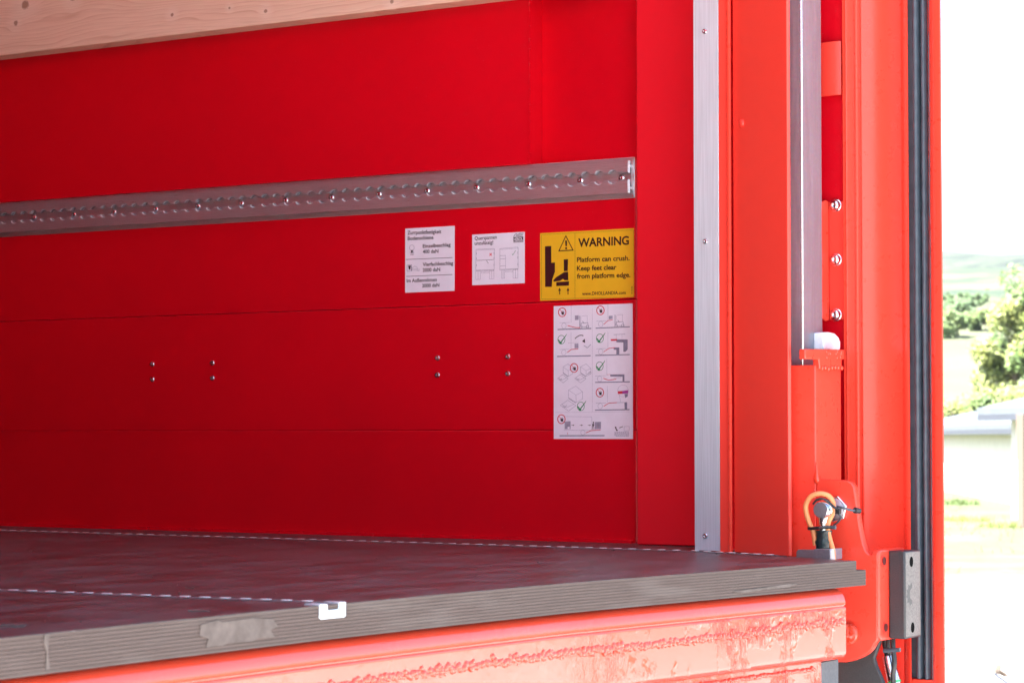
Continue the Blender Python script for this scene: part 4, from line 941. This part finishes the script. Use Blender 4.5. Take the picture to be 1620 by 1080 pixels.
S = [(1506, 120, 622, 1.6, 'leaf_yellow', 'yellowish bush directly behind the left end of the shed roof'), (1532, 125, 616, 1.7, 'leaf_yellow', 'light bush peeking over the middle of the shed roof'),
     (1556, 118, 620, 1.4, 'leaf_mid', 'greener small bush over the roof slope of the shed'), (1585, 122, 596, 1.8, 'leaf_yellow', 'pale tall bush behind the upper part of the shed roof'), (1615, 124, 590, 1.6, 'leaf_mid', 'mid green bush at the picture edge behind the second roof')]
for i, (px, dist, top, hw, lm, lab) in enumerate(S):
    p_ = dirp(px, dist); zt_ = ray(px, top).z/ray(px, top).xy.length*dist; make_tree(p_, zt_-p_.z, hw, lm, lab, 200+i, leaf=.10, n=2600, low=.05, name='bush', cat='bush', group='bushes behind the shed')
# a far wood round the yard, out of the frame
m = MB(); t_ = MB()
for i in range(10):
    a = math.radians(40+i*33+random.uniform(-8, 8)); d = random.uniform(120, 220); x, y = d*math.cos(a), d*math.sin(a); L_ = Vector((x, y, gh(x, y)-EYE))
    m1, cl = crown_mesh(random.uniform(10, 15), random.uniform(5, 8), .6, 1500, 300+i, .12); m.add([Vector(v)+L_ for v in m1.v], m1.f)
tag(m.build('distant_wood', 'leaf_mid', None, smooth=False), 'far-off green wood round the yard', 'wood', kind='stuff')

# sheds (roof ridge runs away from the camera to the right)
def shed(pA, pB, ridge_px, label, H_e, H_r, depth, windows=True):
    """front eave from pA to pB (ground points); roof rises to a ridge behind"""
    root = empty('shed', ((pA+pB)/2).to_tuple(), label, 'shed')
    d = (pB-pA).normalized(); q = Vector((-d.y, d.x, 0)); q = q if q.dot(pA) > 0 else -q
    z0 = min(pA.z, pB.z)-.3
    m = MB(); base = [pA, pB, pB+q*depth, pA+q*depth]
    m.prism([Vector((b_.x, b_.y, z0)) for b_ in base], (0, 0, H_e-z0)); m.build('wall', 'plaster_white', root)
    m = MB(); e = .45; A_ = pA-d*e-q*e; B_ = pB+d*e-q*e; R1 = pA-d*e+q*depth/2; R2 = pB+d*e+q*depth/2; A2 = pA-d*e+q*(depth+e); B2 = pB+d*e+q*(depth+e)
    th = .12
    def P3(v, z_): return Vector((v.x, v.y, z_))
    m.prism([P3(A_, H_e-.05), P3(B_, H_e-.05), P3(R2, H_r), P3(R1, H_r)], (0, 0, th)); m.prism([P3(R1, H_r), P3(R2, H_r), P3(B2, H_e-.05), P3(A2, H_e-.05)], (0, 0, th))
    m.add([P3(pA, H_e), P3(pA+q*depth, H_e), P3(pA+q*depth/2, H_r-.02)], [(0, 1, 2)]); m.add([P3(pB, H_e), P3(pB+q*depth, H_e), P3(pB+q*depth/2, H_r-.02)], [(0, 1, 2)])
    m.build('roof', 'roof_grey', root)
    L = (pB-pA).length; k = 1.2
    m2 = MB().prism([P3(A_, H_e-.14), P3(A_+q*.08, H_e-.14), P3(A_+q*.08, H_e-.04), P3(A_, H_e-.04)], B_-A_); m2.build('gutter', 'roof_trim', root)
    MB().prism([P3(R1, H_r+th), P3(R1+q*.25, H_r+th), P3(R1+q*.25, H_r+th+.10), P3(R1, H_r+th+.10)], R2-R1).build('ridge_cap', 'roof_trim', root)
    while windows and k+1.2 < L:
        a_ = pA+d*k-q*.05; m3 = MB().prism([P3(a_, z0+.9), P3(a_+d*.9, z0+.9), P3(a_+d*.9, H_e-.45), P3(a_, H_e-.45)], q*.1); fr_ = m3.build('window_frame', 'wood_dark', root)
        k += 3.2
    return root
def gp(px, dist, py):    # point in picture column px at distance, height from py
    r_ = ray(px, py); s = dist/math.hypot(r_.x, r_.y); return r_*s
pA = gp(1450, 72, 690); pB = gp(1680, 46, 690); pA.z = pB.z = -EYE
shed(pA, pB, None, 'low pale shed with a light grey sloping roof beyond the grass', gp(1493, 66, 679).z, gp(1493, 70, 640).z, 6, windows=False)
pC = gp(1600, 43, 690); pD = gp(1760, 39, 690); pC.z = pD.z = -EYE
shed(pC, pD, None, 'second shed with a blue-grey roof poking in at the right picture edge', gp(1610, 43, 652).z, gp(1610, 45, 600).z, 5, windows=False)
pp = gp(1616, 38.5, 690)
tag(MB().box((pp.x-.06, pp.y-.06, -EYE-.1), (pp.x+.06, pp.y+.06, gp(1616, 38.5, 655).z)).build('wooden_post', 'wood_dark', None, bevel=.01), 'dark wooden post standing before the second shed at the picture edge', 'post')
# dry weeds, grass
def tuft(px, py, r_, h, mat, n, label, cat, seed, group=None):
    p_ = onZ(px, py, -EYE); rnd = random.Random(seed); m = MB()
    for i in range(n):
        a = rnd.uniform(0, 6.28); d = r_*rnd.random()**.6; b0 = p_+Vector((math.cos(a)*d, math.sin(a)*d, 0)); tip = b0+Vector((rnd.gauss(0, .25)*h, rnd.gauss(0, .25)*h, h*rnd.uniform(.5, 1)))
        s_v = Vector((-math.sin(AZ), math.cos(AZ), 0)) if i % 2 else Vector((math.cos(AZ), math.sin(AZ), 0)); s_v = Matrix.Rotation(rnd.uniform(0, 3), 3, 'Z') @ s_v*.010*(1+h)
        m.add([b0-s_v, b0+s_v, tip], [(0, 1, 2)])
    return tag(m.build(label[0], mat, None, smooth=False), label[1], cat, group)
tuft(1572, 765, .38, .42, 'dry_weed', 260, ('dry_weed', 'tan dry weed clump standing in front of the shed wall'), 'weeds', 1)
tuft(1520, 798, .40, .16, 'leaf_mid', 340, ('grass_tuft', 'bright green grass tuft right beside the red pillar edge'), 'grass tuft', 2)
tuft(1528, 824, .40, .12, 'leaf_yellow', 240, ('grass_tuft', 'yellow-green low grass tuft below the brighter tuft by the pillar'), 'grass tuft', 3)
tuft(1588, 834, .38, .12, 'leaf_yellow', 220, ('grass_tuft', 'yellow-green low grass tuft nearer the right picture edge'), 'grass tuft', 4)
rnd = random.Random(5); m = MB()
for i in range(9000):
    d = 15+rnd.random()**.8*45; a = math.radians(rnd.uniform(10, 50)); x, y = d*math.cos(a), d*math.sin(a)
    if noise.noise(Vector((x*.5, y*.5, 0))) < .05: continue
    h = rnd.uniform(.04, .12); s = .012; m.add([(x-s, y, -EYE), (x+s, y, -EYE), (x+rnd.gauss(0, .03), y+rnd.gauss(0, .03), -EYE+h)], [(0, 1, 2)])
tag(m.build('grass', 'leaf_yellow', None, smooth=False), 'sparse short grass growing over the pale sandy yard', 'grass', kind='stuff')
tw = onZ(1572, 1060, -EYE)
mtw = MB().tube([onZ(1567, 1056, -EYE+.03), onZ(1578, 1061, -EYE+.05), onZ(1589, 1066, -EYE+.03), onZ(1595, 1069, -EYE+.02)], [.012, .016, .014, .006], seg=7)
mtw.tube([onZ(1578, 1061, -EYE+.05), onZ(1580, 1054, -EYE+.10)], [.012, .02], seg=7)
tag(mtw.build('twig', 'bark', None), 'small brown twig lying on the pale ground at lower right', 'twig')
